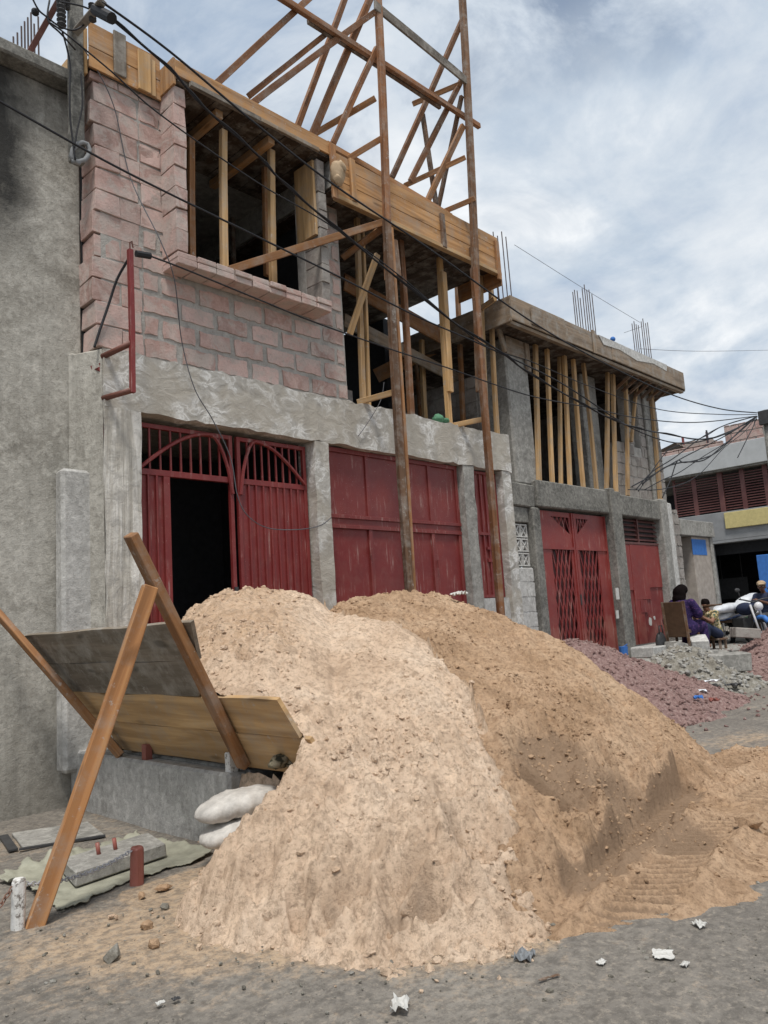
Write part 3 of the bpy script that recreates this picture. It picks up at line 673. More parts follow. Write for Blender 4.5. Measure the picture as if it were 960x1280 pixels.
m.jitter(.009).build('quoin_block', BLOCK, A, .004)
m = MB(); m.box((3.22, .03, 4.063), (WX0, .17, 6.90)); m.box((WX0, .03, 4.063), (WX1, .17, WZ0-.01)); m.box((WX1, .03, 4.063), (6.355, .17, 6.6)); m.build('mortar_bed', MORTAR, A)
# window surround of thin blocks
fin0, fin1 = Wy(219, 200, -.25), Wy(232, 200, -.25)
m = MB(); z = 5.14; k = 0
while z < 6.9:
    zt = min(z+.226, 6.92); m.box((3.87+R(-.004, .004), -.25+R(-.012, .012), z+.006), (4.0+R(-.004, .004), .02, zt-.004), R(0, 1)); z += .226
m.jitter(.006).build('window_fin', BLOCK, A, .003)
m = MB(); z = 5.14
while z < 6.9:
    zt = min(z+.226, 6.92); m.box((5.79+R(-.006, .006), -.25+R(-.012, .012), z+.006), (5.91+R(-.006, .006), .16, zt-.004), R(0, 1)); z += .226
m.jitter(.006).build('window_fin', BLOCKG, A, .003)
m = MB(); x = 3.86
while x < 5.88:
    m.box((x+.004, -.27+R(-.012, .012), 5.00), (min(x+.225, 5.93)-.004, .018, 5.065+R(-.004, .004)), R(0, 1))
    m.box((x+.006, -.275+R(-.012, .012), 5.068), (min(x+.225, 5.93)-.006, .018, 5.128+R(-.004, .004)), R(0, 1)); x += .226
m.jitter(.003).build('window_sill', BLOCK, A, .006)
# upper room behind the window (dark)
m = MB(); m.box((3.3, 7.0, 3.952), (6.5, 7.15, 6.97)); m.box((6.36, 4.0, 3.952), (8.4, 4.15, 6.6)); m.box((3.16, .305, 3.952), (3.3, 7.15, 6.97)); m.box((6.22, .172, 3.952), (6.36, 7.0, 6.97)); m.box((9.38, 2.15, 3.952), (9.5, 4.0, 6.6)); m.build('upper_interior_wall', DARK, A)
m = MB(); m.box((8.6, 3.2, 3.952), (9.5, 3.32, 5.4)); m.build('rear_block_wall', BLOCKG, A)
# roof slab and formwork
m = MB(); m.box((3.16, .005, 6.98), (6.2, 7.2, 7.06)); m.box((5.985, -.29, 6.62), (9.36, 4.6, 7.04)); m.box((3.88, -.29, 6.985), (5.98, .003, 7.055)); m.build('roof_slab', CONC, A)
fw_ = thing  # (formwork boards are nailed to the house: parts)
def board(a, b, mat=WOOD, name='formwork_board', tone=None, par=A, bev=.004):
    m = MB(); m.box(a, b, tone); return m.build(name, mat, par, bev)
# left fascia panel
board((3.10, -.032, 6.86), (3.88, -.006, 7.08)); board((3.10, -.036, 7.082), (3.86, -.008, 7.34), tone=.4)
board((3.34, -.062, 6.90), (3.47, -.038, 7.37), WOODG); board((3.60, -.064, 6.86), (3.74, -.038, 7.30), WOODL, tone=.9); board((3.745, -.05, 6.86), (3.80, -.034, 7.27), WOODL, tone=.6)
for i in range(2): board((3.07-.0, .0+i*.40, 6.80), (3.098, .39+i*.40, 7.28-.10*i), WOODL, tone=.8)
board((3.05, .86, 6.82), (3.098, 1.3, 7.02), WOOD)
# return + eave over the window
board((3.852, -.30, 6.90), (3.88, -.034, 7.20), WOOD, tone=.45)
board((3.855, -.33, 6.99), (5.98, -.302, 7.16), WOOD, tone=.55)
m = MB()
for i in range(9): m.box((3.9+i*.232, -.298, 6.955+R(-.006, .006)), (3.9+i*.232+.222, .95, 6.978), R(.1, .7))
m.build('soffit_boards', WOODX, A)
board((4.02, -.36, 6.93), (5.05, -.31, 6.985), WOODG); board((4.9, -.37, 6.925), (5.75, -.335, 6.975), WOODF, tone=.8)
for x in (4.42, 5.12): board((x, -.20, 6.86), (x+.09, 1.0, 6.95), WOOD, 'bearer')
# beam side over the porch
board((5.99, -.33, 6.50), (9.38, -.302, 6.70), WOOD, tone=.65); board((5.99, -.332, 6.703), (9.38, -.302, 6.90), WOOD, tone=.75); board((5.99, -.331, 6.903), (9.38, -.302, 7.06), WOOD, tone=.5)
board((6.0, -.36, 6.44), (9.38, -.28, 6.495), WOODL, tone=.4)
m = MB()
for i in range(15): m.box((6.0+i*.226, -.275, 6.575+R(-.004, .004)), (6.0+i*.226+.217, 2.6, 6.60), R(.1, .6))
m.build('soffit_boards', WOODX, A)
for x, zb_, zt_, mt in ((5.93, 6.42, 7.12, WOODT), (6.25, 6.5, 7.06, WOOD), (7.98, 6.46, 6.96, WOODD), (9.27, 6.36, 6.98, WOODT), (8.62, 6.46, 6.66, WOODD)): board((x, -.372, zb_), (x+.085, -.336, zt_), mt, 'cleat')
board((9.385, -.33, 6.30), (9.41, .5, 7.02), WOODT)
# corner cloth-like concrete clump on the formwork
board((WX1-.03, -.22, 5.95), (WX1+.008, .12, 6.9), WOODL, 'jamb_board', .3)
# porch interior beams (formwork of the inner beams)
for (xa, ya, da, xb, yb, db, w, h, mt) in ((430, 352, .9, 560, 425, .9, .03, .26, WOODT), (430, 400, 1.0, 575, 475, 1.0, .03, .2, WOODF), (510, 376, 2.4, 590, 350, .5, .09, .05, WOOD), (560, 420, .9, 640, 455, .9, .03, .22, WOOD), (470, 470, 2.2, 600, 405, .6, .03, .24, WOODT), (505, 474, 2.3, 580, 500, 1.6, .06, .05, WOODF)):
    m = MB(); m.beam(Wy(xa, ya, da), Wy(xb, yb, db), h, w); m.build('shuttering_beam', mt, A)
m = MB(); m.box((6.365, .9, 3.952), (7.3, 1.05, 4.6)); m.box((7.0, 2.2, 3.952), (8.2, 2.3, 4.5)); m.build('low_block_wall', BLOCKG, A)

# ---- barred gate
g = MB()
def gate():
    G = bpy.data.objects.new('barred_gate', None); COL.objects.link(G); adopt(G, A); G.matrix_parent_inverse = Matrix(); G.location = (0, 0, 0)
    ORIG[G.name] = Vector((0, 0, 0)); G.matrix_parent_inverse = Matrix.Translation(-ORIG[A.name])
    y = .10; ZB = .52; zt = ZT-.06; zm = 2.96
    m = MB()
    XM0, XM1 = 4.66, 4.74
    for x in (Xg0+.03, XM0, XM1+.02, Xg1-.03): m.box((x-.022, y, ZB), (x+.022, y+.045, zt))
    for (a, b) in ((Xg0+.052, XM0-.022), (XM1+.042, Xg1-.052)):
        m.box((a, y, zt-.045), (b, y+.045, zt)); m.box((a, y, zm-.03), (b, y+.045, zm+.03)); m.box((a, y, ZB), (b, y+.04, ZB+.06))
    m.build('frame', RED, G, .003)
    # bars of the transom and arches
    for (a, b) in ((Xg0+.052, XM0-.022), (XM1+.042, Xg1-.052)):
        n = 9; m = MB()
        for i in range(1, n): x = a+(b-a)*i/n; m.box((x-.009, y+.008, zm+.03), (x+.009, y+.026, zt-.045))
        m.build('transom_bars', RED, G)
    m = MB()
    for (a, b, pk) in ((Xg0+.05, XM0-.0, .76), (XM1+.02, Xg1-.05, .24)):
        pts = []
        for i in range(22):
            u = i/21
            if pk > .5: x = a+(b-a)*u; h = (math.sin(math.pi*.5*min(1, u/pk)) if u < pk else math.cos(math.pi*.5*(u-pk)/(1-pk))**.7)
            else: x = a+(b-a)*u; h = (math.sin(math.pi*.5*min(1, u/pk))**.7 if u < pk else math.cos(math.pi*.5*(u-pk)/(1-pk)))
            lo = zm+.03 if (pk > .5) == (u < pk) else zm-.15
            pts.append((x, y-.012, lo+(zt-.03-lo)*max(0, h)))
        m = MB(); m.tube(pts, .020, 6); m.build('arch', RED, G, smooth=False)
    # narrow fixed leaf, open doorway, wide leaf
    m = MB(); m.box((Xg0+.052, y+.02, ZB+.06), (3.86, y+.03, zm-.03)); m.build('side_leaf', RED, G)
    m = MB()
    for x in (3.70, 3.79): m.box((x-.01, y-.004, ZB+.06), (x+.01, y+.018, zm-.03))
    m.box((3.862, y-.006, ZB), (3.93, y+.05, zm-.032)); m.build('leaf_bars', RED, G, .002)
    m = MB(); m.box((XM1+.042, y+.02, ZB+.06), (Xg1-.052, y+.03, zm-.03)); m.build('main_leaf', RED, G)
    m = MB(); n = 9
    for i in range(1, n): x = XM1+.042+(Xg1-XM1-.094)*i/n; m.box((x-.011, y-.002, ZB+.06), (x+.011, y+.018, zm-.032))
    m.build('leaf_bars', RED, G, .002)
    m = MB(); m.box((XM0-.02, y-.02, 1.72), (XM0+.02, y-.002, 1.84)); m.tube([(XM0, y-.03, 1.80), (XM0+.01, y-.05, 1.76), (XM0, y-.03, 1.72)], .007, 6); m.build('latch', IRON, G)
gate()
def sub_empty(name):
    G = bpy.data.objects.new(name, None); COL.objects.link(G); G.parent = A; G.matrix_parent_inverse = Matrix.Translation(-ORIG[A.name]); ORIG[G.name] = Vector((0, 0, 0)); return G
# ---- sheet metal panel door
G = sub_empty('sheet_metal_door'); y = .07; ZB = .52; zm = 2.60; xs = [Xp0+.01, 6.66, 7.27, 7.84, Xp1-.01]
m = MB(); m.box((xs[0], y, 3.43), (xs[4], y+.05, 3.485)); m.box((xs[0], y-.004, zm-.09), (xs[4], y+.05, zm-.045)); m.box((xs[0], y-.008, zm+.03), (xs[4], y+.05, zm+.075)); m.box((xs[0], y+.012, zm-.045), (xs[4], y+.05, zm+.03))
for i, x in enumerate(xs):
    w = .03; x = x+(w if i == 0 else -w if i == 4 else 0)
    m.box((x-w, y+.003, ZB), (x+w, y+.05, zm-.09)); m.box((x-w, y+.003, zm+.075), (x+w, y+.05, 3.43))
m.build('frame', REDD, G, .003)
for i in range(4):
    a = xs[i]+.032+(.03 if i == 0 else 0); b = xs[i+1]-.032-(.03 if i == 3 else 0)
    m = MB(); m.box((a, y+.03, ZB), (b, y+.04, zm-.092)); m.build('door_leaf', RED, G)
    m = MB(); m.box((a, y+.025, zm+.077), (b, y+.035, 3.428)); m.build('upper_panel', REDD, G)
for x, z in ((6.62, 2.25), (6.62, 1.5), (7.29, 2.2), (7.29, 2.0), (7.88, 2.1)): m = MB(); m.tube([(x, y-.012, z-.05), (x, y-.012, z+.05)], .012, 8); m.build('hinge', REDD, G)
# ---- narrow barred window-gate
G = sub_empty('narrow_barred_gate'); y = .09; zb = 1.63
m = MB()
for x in (Xs0+.025, Xs1-.025): m.box((x-.02, y, zb), (x+.02, y+.04, 3.47))
for z in (zb+.02, 2.55, 3.45): m.box((Xs0+.045, y, z-.02), (Xs1-.045, y+.04, z+.02))
m.box((9.05, y-.004, 2.14), (Xs1-.045, y+.02, 2.19)); m.box((9.05, y-.004, 2.32), (Xs1-.045, y+.02, 2.36)); m.build('frame', RED, G, .002)
m = MB()
for i in range(1, 5): x = Xs0+.045+(Xs1-Xs0-.09)*i/5; m.box((x-.013, y+.004, zb+.04), (x+.013, y+.03, 3.43))
m.build('bars', RED, G)
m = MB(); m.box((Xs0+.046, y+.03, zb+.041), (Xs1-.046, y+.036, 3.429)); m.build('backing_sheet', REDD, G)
# ------------------------------------------------------------------ timber props (each stands loose)
def prop(a, b, w, t, mat, label, group, name='timber_prop', tw=0.0):
    m = MB(); m.beam(a, b, w, t, (math.sin(tw), math.cos(tw), 0)); o = m.build(name, mat, None, .004); return tag(o, label, 'timber prop', group)
gW = 'props under the window head'
prop(Wy(280.5, 336, -.08), Wy(279, 163, -.08), .075, .06, WOODL, 'front left timber prop standing on the block window sill', gW)
prop(Wy(341.5, 357, -.08), Wy(339, 188, -.08), .075, .06, WOODL, 'front right timber prop on the block window sill, behind the sloping brace', gW)
prop(Wy(240, 322, .12), Wy(239, 172, .12), .07, .05, WOODT, 'timber prop tight against the left jamb inside the window', gW)
prop(Wy(334, 345, .35), Wy(331, 200, .35), .07, .06, WOODT, 'timber prop just behind the right window prop', gW)
prop(Wy(292, 330, 1.6), Wy(290, 230, 1.6), .06, .05, WOODD, 'dim timber prop deep inside the window room', gW)
gP = 'props in the open porch bay'
def pz(x, y, v, z=4.068): p = Wy(x, y, v); return Vector((p.x, v, z))
prop(pz(454, 505, .02), Wy(446, 262, .02), .065, .06, WOODL, 'pale timber prop nearest the pink block pillar, left of a doubled pair', gP)
prop(pz(461, 506, .06), Wy(453, 285, .06), .04, .05, WOODL, 'thin pale timber strip doubling the prop by the pink pillar', gP)
prop(pz(497, 517, .25), Wy(482, 300, .25), .10, .05, WOODT, 'broad timber prop half hidden behind the left tall scaffold pole', gP)
prop(pz(514, 521, .06), Wy(499, 288, .06), .085, .07, WOODR, 'reddish timber prop right of the left tall scaffold pole', gP)
m = MB(); m.beam(pz(562, 533, .03), Wy(549, 312, .03), .075, .07); p1_ = Wy(563, 490, -.02); p2_ = Wy(554, 340, -.02); m.beam(p1_, p2_, .10, .05)
tag(m.build('timber_prop', WOODL, None, .004), 'thick pale prop with a second plank nailed on, in the middle of the porch', 'timber prop', gP)
prop(pz(531, 525, 1.2, 3.96), Wy(527, 425, 1.2), .08, .06, WOODL, 'short pale prop further inside the porch under the inner beam', gP)
prop(pz(577, 525, .8, 3.96), Wy(570, 330, .8), .075, .06, WOODT, 'timber prop inside the porch between the thick prop and the right pole', gP)
prop(pz(523, 500, 1.7, 3.96), Wy(519, 440, 1.7), .05, .05, WOODT, 'thinnest short prop at the back of the porch', gP)
prop(pz(609, 546, -.0), Wy(600, 345, -.0), .075, .06, WOODL, 'pale prop immediately right of the right tall scaffold pole', gP)
prop(pz(622, 549, .03), Wy(613, 338, .03), .065, .06, WOODL, 'rightmost pale prop of the porch at the house corner', gP)
prop(Wy(437, 418, .02), Wy(472, 318, -.25), .08, .04, WOODL, 'slanting pale plank braced from the pink pillar up to the left scaffold pole', gP, 'slanting_plank')
m = MB(); m.beam(Wy(447, 503, .05), Wy(497, 489, -.42), .07, .06); tag(m.build('timber_offcut', WOODL, None, .004), 'short timber laid on the parapet and poking out to the left scaffold pole', 'timber', gP)
m = MB(); m.beam(Wy(566, 532, .05), Wy(604, 524, -.30), .07, .06); tag(m.build('timber_offcut', WOODL, None, .004), 'short timber laid on the parapet and poking out to the right scaffold pole', 'timber', gP)
m = MB(); m.ball(Wy(548, 524, .06), (.10, .07, .07)); m.ball(Wy(556, 527, .05), (.09, .06, .05)); tag(m.jitter(.012).build('cloth_bundle', GREENP, None, smooth=True), 'small greenish bundle on the parapet beside the thick prop', 'bundle')
m = MB(); c = Wy(422, 217, -.40)
m.ball(c, (.10, .07, .16), 12, 9); m.ball(c+Vector((.03, -.03, .08)), (.08, .06, .07)); m.ball(c+Vector((-.03, -.02, -.09)), (.06, .05, .08))
tag(m.jitter(.014).build('cloth_bundle', TANC, None, smooth=True), 'grey-beige cloth knotted on the boards above the pink pillar', 'bundle')

# ------------------------------------------------------------------ pole scaffold / hoist frame
S = thing('pole_scaffold', (6.8, -.5, .49), 'tall timber pole frame of two long poles with rakers rising above the roof', 'scaffold')
def mem(name, a, b, w, t, mat, ref=(0, 1, 0), bev=.003):
    m = MB(); m.beam(a, b, w, t, ref); return m.build(name, mat, S, bev)
def ext(a, b, k): return a+(b-a)*k
pu0, pu1 = Wy(486, 350, -.46), Wy(470, 0, -.46)
mem('pole', pu0, ext(pu0, pu1, 1.55), .085, .075, WOODR, (.25, 1, 0))
a, b = Wy(513, 737, -.54), Wy(483, 275, -.54); mem('pole', ext(b, a, 1.29), b, .085, .075, WOODD, (.25, 1, 0))
m = MB(); a2, b2 = Wy(516, 737, -.50), Wy(488, 285, -.50); m.beam(ext(b2, a2, 1.29), b2, .045, .06); m.build('splice_plank', WOODT, S, .003)
pu2, pu3 = Wy(600, 490, -.46), Wy(577, 0, -.46)
mem('pole', pu2, ext(pu2, pu3, 1.2), .095, .075, WOODD, (.25, 1, 0))
a, b = Wy(626, 765, -.54), Wy(592, 335, -.54); mem('pole', ext(b, a, 1.33), b, .085, .075, WOODR, (.25, 1, 0))
m = MB(); m.beam(Wy(497, 345, -.50), Wy(492, 300, -.50), .10, .05); m.build('splice_plank', WOODD, S, .003)
V = Wy
mem('rail', V(468, 6, -.50), V(583, 101, -.50), .14, .03, WOODG)
mem('rail', V(343, -8, -.36), V(599, 158, -.36), .075, .06, WOODR); mem('rail', V(385, 26, -.30), V(550, 134, -.30), .065, .05, WOODD)
# left rakers
mem('raker', V(268, 107, -.2), ext(V(268, 107, -.2), V(385, 0, -.3), 1.7), .075, .06, WOODR)
mem('raker', V(311, 120, -.1), V(412, 39, -.26), .065, .05, WOODR); mem('raker', V(313, 131, -.2), V(470, 14, -.41), .075, .06, WOODR)
mem('raker', V(370, 163, .3), ext(V(370, 163, .3), V(430, 0, -.1), 1.5), .07, .06, WOODR); mem('raker', V(389, 172, -.05), ext(V(389, 172, -.05), V(462, 0, -.42), 1.3), .085, .06, WOODR)
mem('raker', V(416, 180, -.15), V(471, 60, -.42), .07, .05, WOODR)
mem('strut', V(392, 168, .2), V(469, 123, -.42), .075, .05, WOODT); mem('strut', V(434, 199, -.2), V(477, 173, -.42), .075, .05, WOODT)
# right rakers
mem('raker', V(490, 222, .2), V(580, 20, -.42), .075, .055, WOODR); mem('raker', V(513, 227, -.1), V(578, 98, -.42), .075, .05, WOODR)
mem('raker', V(528, 142, .0), V(545, 255, -.05), .07, .05, WOODD); mem('raker', V(548, 258, .1), V(577, 120, -.40), .06, .05, WOODD); mem('raker', V(534, 252, -.1), V(579, 157, -.42), .085, .05, WOODT)
mem('strut', V(516, 130, .1), V(575, 105, -.42), .07, .05, WOODT); mem('strut', V(506, 232, .1), V(581, 197, -.42), .07, .05, WOODT); mem('strut', V(549, 267, -.05), V(594, 248, -.55), .07, .05, WOODT)
mem('ledger', V(408, 180, -.2), V(564, 271, -.2), .075, .06, WOODT)
mem('brace', V(286, 338, -.10), V(479, 278, -.42), .085, .05, WOODT); mem('brace', V(428, 322, .2), V(478, 285, -.40), .085, .045, WOODT)
mem('strut', V(598, 388, .1), V(655-36, 373, -.50), .07, .05, WOODL)

# ------------------------------------------------------------------ red bracket for the service cable
Bk = thing('cable_bracket', Wy(163, 450, -.3), 'red steel upright held off the wall by two rusty arms left of the gate', 'bracket')
yb = -.30; t0, t1 = Wy(162.5, 312, yb), Wy(165.5, 491, yb)
m = MB(); m.beam(t1, t0, .045, .045); m.build('upright', RED, Bk, .003)
for (xa, ya, xb, yb_) in ((128, 446, 164, 429), (129, 498, 164, 488)):
    m = MB(); m.tube([Wy(xa, ya, .0), Wy(xb, yb_, yb)], .028, 8); m.build('arm', RUST, Bk, smooth=True)
m = MB(); m.tube([t0+Vector((0, 0, 0)), t0+Vector((.0, 0, .07)), t0+Vector((.02, 0, .09)), t0+Vector((.03, 0, .03))], .008, 6); m.build('hook', RUST, Bk)

# ------------------------------------------------------------------ second unfinished house
Bb = thing('unfinished_house', (10, 0, .49), 'lower second house under construction with grey columns and a weathered roof edge', 'house')
def pb(a, b, mat, name, bev=.01, j=0.0, tone=None, par=None):
    m = MB(); m.box(a, b, tone)
    if j: m.jitter(j)
    return m.build(name, mat, par or Bb, bev)
ZL0, ZL1 = 3.02, 3.44
pb((9.70, .0, 3.0), (10.30, .3, 3.36), CONCD, 'beam', .02, .012); pb((10.305, -.05, ZL0), (12.58, .3, ZL1), CONCD, 'beam', .02, .012); pb((13.06, -.04, ZL0), (14.70, .3, ZL1-.03), CONCD, 'beam', .02, .012)
pb((9.72, .05, .48), (10.12, .25, 2.06), CONCL, 'side_wall', .01, .006)
m = MB(); blocks(m, 9.70, 10.13, .49, 2.06, .046, (), joint=.02, j=.006); m.build('side_wall', CONCL, Bb)
pb((9.72, .04, 2.75), (10.12, .26, 2.998), CONCD, 'side_wall', .01, .008)
# breeze blocks
for k in range(3):
    z0 = 2.085+k*.222; m = MB()
    for i in range(2):
        x0 = 9.735+i*.19; w = .18; h = .205; y0, y1 = .08, .2
        m.box((x0, y0, z0), (x0+w, y1, z0+.022)); m.box((x0, y0, z0+h-.022), (x0+w, y1, z0+h)); m.box((x0, y0+.002, z0+.022), (x0+.02, y1, z0+h-.022)); m.box((x0+w-.02, y0+.002, z0+.022), (x0+w, y1, z0+h-.022))
        cx, cz = x0+w/2, z0+h/2
        for dx, dz in ((1, 1), (1, -1), (-1, 1), (-1, -1)):
            m.beam((cx, y0+.045, cz), (cx+dx*(w/2-.014), y0+.045, cz+dz*(h/2-.014)), .022, .07)
        m.ball((cx, y0+.03, cz), (.03, .03, .03), 6, 4)
    m.build('breeze_block', CONCL, Bb)
pb((9.72, .26, .5), (10.12, .30, 2.76), DARK, 'side_wall', 0)
pb((10.14, -.03, .48), (10.36, .28, 3.0), CONCD, 'column', .02, .012); pb((12.60, -.10, .48), (12.78, .28, ZL1+.05), CONCD, 'column', .02, .01); pb((12.785, -.06, .48), (13.04, .28, ZL1+.01), CONCD, 'column', .02, .01)
pb((14.72, -.06, .48), (15.02, .28, ZL1), CONC, 'column', .02, .012); pb((15.03, -.02, .48), (15.30, .28, ZL1-.05), CONCL, 'column', .02, .015)
m = MB(); blocks(m, 15.31, 15.75, .5, 3.3, .05, (), joint=.03, j=.012, proud=.012); m.build('rough_block_wall', BLOCKG, Bb)
pb((15.31, .06, .48), (15.75, .28, 3.25), MORTAR, 'rough_block_wall', .01)
# gates of the second house
def gate2():
    G = bpy.data.objects.new('double_gate', None); COL.objects.link(G); G.parent = Bb; G.matrix_parent_inverse = Matrix.Translation(-ORIG[Bb.name]); ORIG[G.name] = Vector((0, 0, 0))
    x0, x1, zb, zt, y = 10.365, 12.575, .62, 2.98, .06; xm = (x0+x1)/2-.02
    def leaf(a, b, la, lb, tri):
        za, zb_ = zb+.12, 2.36
        m = MB()
        # sheet with a lattice opening and a triangular cut-out, framed
        m.box((a, y, zb), (la, y+.02, zt)); m.box((lb, y, zb), (b, y+.02, zt)); m.box((la, y, zb), (lb, y+.02, za)); 
        zc0, zc1 = 2.62, 2.90
        m.box((la, y, zb_), (lb, y+.02, zc0))
        m.box((la, y, zc1), (lb, y+.02, zt))
        t0_, t1_ = tri                          # triangle: top edge t0..t1, apex at the meeting stile
        inner, outer = (t1_, t0_) if abs(t1_-xm) < abs(t0_-xm) else (t0_, t1_)
        P = lambda x, z: (x, y, z)
        far = la if inner > outer else lb; nearx = lb if inner > outer else la
        m.prism([P(far, zc0), P(nearx, zc0), P(outer, zc1), P(far, zc1)], (0, .02, 0))
        for xx in (a+.02, b-.02): m.box((xx-.02, y-.02, zb), (xx+.02, y-.001, zt))
        m.box((a+.04, y-.018, 2.36), (b-.04, y-.001, 2.40))
        m.build('leaf', REDB, G)
        m = MB()
        n = 5
        for i in range(-2, n+3):
            for s in (1, -1):
                xx0 = la+(lb-la)*i/n; xx1 = xx0+s*(lb-la)*.75
                # clip the slanted flat to the opening
                tt = [0, 1]
                p, q = xx0, xx1
                if p == q: continue
                u0 = max(0, min((la-p)/(q-p), (lb-p)/(q-p))); u1 = min(1, max((la-p)/(q-p), (lb-p)/(q-p)))
                if u1-u0 < .03: continue
                A0 = (p+(q-p)*u0, y+(.004 if s > 0 else .02), za+(zb_-za)*u0); B0 = (p+(q-p)*u1, y+(.004 if s > 0 else .02), za+(zb_-za)*u1)
                m.beam(A0, B0, .028, .012)
        m.build('lattice', RED, G)
        m = MB()
        for i in range(4):
            xx = outer+(inner-outer)*(i+.6)/4.4; m.beam((xx, y+.008, zc1), (xx+(inner-outer)*.2, y+.008, zc0+.02), .02, .01)
            m.beam((xx, y+.012, zc1), (xx-(inner-outer)*.15, y+.012, zc0+.1), .02, .01)
        m.build('fretwork', RED, G)
    leaf(x0+.01, xm-.01, 10.72, 11.34, (10.78, 11.34)); leaf(xm+.01, x1-.01, 11.58, 12.22, (11.58, 11.98))
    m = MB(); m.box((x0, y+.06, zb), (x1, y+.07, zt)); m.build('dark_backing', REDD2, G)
    m = MB(); m.box((xm-.015, y-.035, 1.45), (xm+.015, y-.019, 1.62)); m.build('bolt', IRON, G)
gate2()
def gate3():
    G = bpy.data.objects.new('louvred_gate', None); COL.objects.link(G); G.parent = Bb; G.matrix_parent_inverse = Matrix.Translation(-ORIG[Bb.name]); ORIG[G.name] = Vector((0, 0, 0))
    x0, x1, zb, zt, y = 13.05, 14.71, .67, 2.55, .08
    m = MB()
    for z in (2.60, 2.69, 2.78, 2.87, 2.96): m.hexa([(x0, y, z), (x0, y+.05, z+.045), (x0, y+.06, z+.035), (x0, y+.01, z-.01), (x1, y, z), (x1, y+.05, z+.045), (x1, y+.06, z+.035), (x1, y+.01, z-.01)])
    m.box(((x0+x1)/2-.015, y-.01, 2.56), ((x0+x1)/2+.015, y+.06, 3.01)); m.build('louvre_transom', BROWNM, G)
    m = MB(); m.box((x0, y+.075, 2.57), (x1, y+.085, 3.015)); m.build('dark_backing', IRON, G)
    m = MB(); m.box((x0, y-.01, 2.52), (x1, y+.05, 2.56)); m.build('lintel_bar', BROWNM, G)
    m = MB(); m.box((x0, y+.02, zb), (13.86, y+.03, 2.518)); m.build('leaf', REDD, G)
    m = MB(); m.box((13.87, y+.02, zb), (x1, y+.03, 2.518)); m.build('leaf', RED, G)
    m = MB()
    m.box((x0+.01, y, 1.66), (13.46, y+.018, 2.515)); m.box((14.14, y, 1.70), (x1-.01, y+.018, 2.515)); m.box((13.47, y-.004, 1.48), (14.13, y+.017, 2.515)); m.box((13.47, y-.002, zb), (13.80, y+.016, 1.479)); m.build('applied_panel', REDB, G, .003)
    m = MB(); m.box((13.66, y-.008, 1.24), (13.94, y-.003, 1.47)); m.build('inset_panel', RED, G)
    m = MB()
    for (x, z, s) in ((14.03, 1.05, .09), (13.12, .98, .05), (14.22, 1.12, .05)):
        m.prism([(x+s*R(.6, 1)*math.cos(i*.9), y+.016, z+s*R(.6, 1.1)*math.sin(i*.9)) for i in range(7)], (0, .003, 0))
    m.build('paint_splash', PAPER, G)
gate3()
# upper floor: columns, walls, slab
ca_, cb_ = Wy(643, 500, .05), Wy(683, 500, .05)
pb((9.92, .06, 3.37), (10.52, .5, 5.74), CONC, 'upper_column', .03, .01)
pb((9.90, .02, 5.45), (10.5, .06, 5.74), WOODF, 'formwork_board', .004); pb((10.40, -.01, 5.25), (10.52, .03, 5.72), WOODF, 'formwork_board', .004)
c0, c1 = Wy(734, 560, .3), Wy(752, 560, .3); pb((c0.x, .3, 3.40), (c1.x, .6, 5.74), CONC, 'upper_column', .02, .01)
w0, w1 = Wy(769, 580, .12), Wy(840, 580, .12)
m = MB(); ow0, ow1 = Wy(770, 520, .12), Wy(783, 520, .12); oz0 = Wy(775, 553, .12).z; ox2, ox3 = Wy(789, 520, .12), Wy(797, 520, .12)
blocks(m, c1.x+.15, 15.45, 3.41, 5.70, .116, [(c1.x+.1, ow1.x, oz0, 5.8), (ox2.x, ox3.x, oz0-.1, 5.8)], joint=.03, j=.008, length=.42, course=.22); m.build('block_wall', BLOCKG, Bb)
m = MB(); m.box((c1.x+.15, .124, 3.40), (15.44, .28, oz0-.02)); m.box((ow1.x, .124, oz0-.02), (ox2.x, .28, 5.7)); m.box((ox3.x, .124, oz0-.1), (15.44, .28, 5.7)); m.build('mortar_bed', MORTAR, Bb)
pb((14.75, .06, 3.42), (15.05, .112, 5.74), CONC, 'upper_column', .01, .008)
pb((10.0, 3.2, 3.3), (15.4, 3.35, 5.8), BLOCKG, 'rear_wall', 0); pb((9.75, .52, 3.3), (9.95, 3.2, 5.2), BLOCKG, 'flank_wall', 0); pb((15.2, .3, 3.3), (15.42, 3.2, 5.78), BLOCKG, 'flank_wall', 0)
m = MB(); blocks(m, .55, 3.2, 3.42, 5.2, 9.745, (), swap=True, joint=.03); m.build('flank_wall', BLOCKG, Bb)
pb((9.72, .302, 3.05), (15.4, 3.3, 3.39), CONC, 'floor_slab', 0)
pb((9.50, -.38, 5.80), (15.72, 4.6, 6.10), CONCD, 'roof_slab', .01)
for i in range(4):
    xa = 9.46+i*1.575; pb((xa, -.418+R(-.006, .006), 5.76+R(-.012, .012)), (xa+1.568, -.386, 6.13+R(-.012, .02)), WOODF, 'edge_board', .006, tone=R(.2, .8))
pb((9.43, -.42, 5.72), (9.458, 1.6, 6.12), WOODF, 'edge_board', .006); pb((15.75, -.40, 5.74), (15.79, 1.2, 6.10), WOODF, 'edge_board', .006)
pb((9.46, -.38, 5.70), (15.74, -.30, 5.755), WOODF, 'edge_batten', .004)
for x, w in ((9.98, .3), (11.9, .09)): pb((x, -.445, 5.80 if w > .1 else 5.74), (x+w, -.42, 6.08 if w > .1 else 6.16), WOODF, 'cleat', .004)
for i in range(7): m = MB(); x = 13.55+i*.27; m.beam((x, -.36, 5.735), (x+.02, .06, 5.52), .05, .05); m.build('bracket_joist', WOODD, Bb)
m = MB()
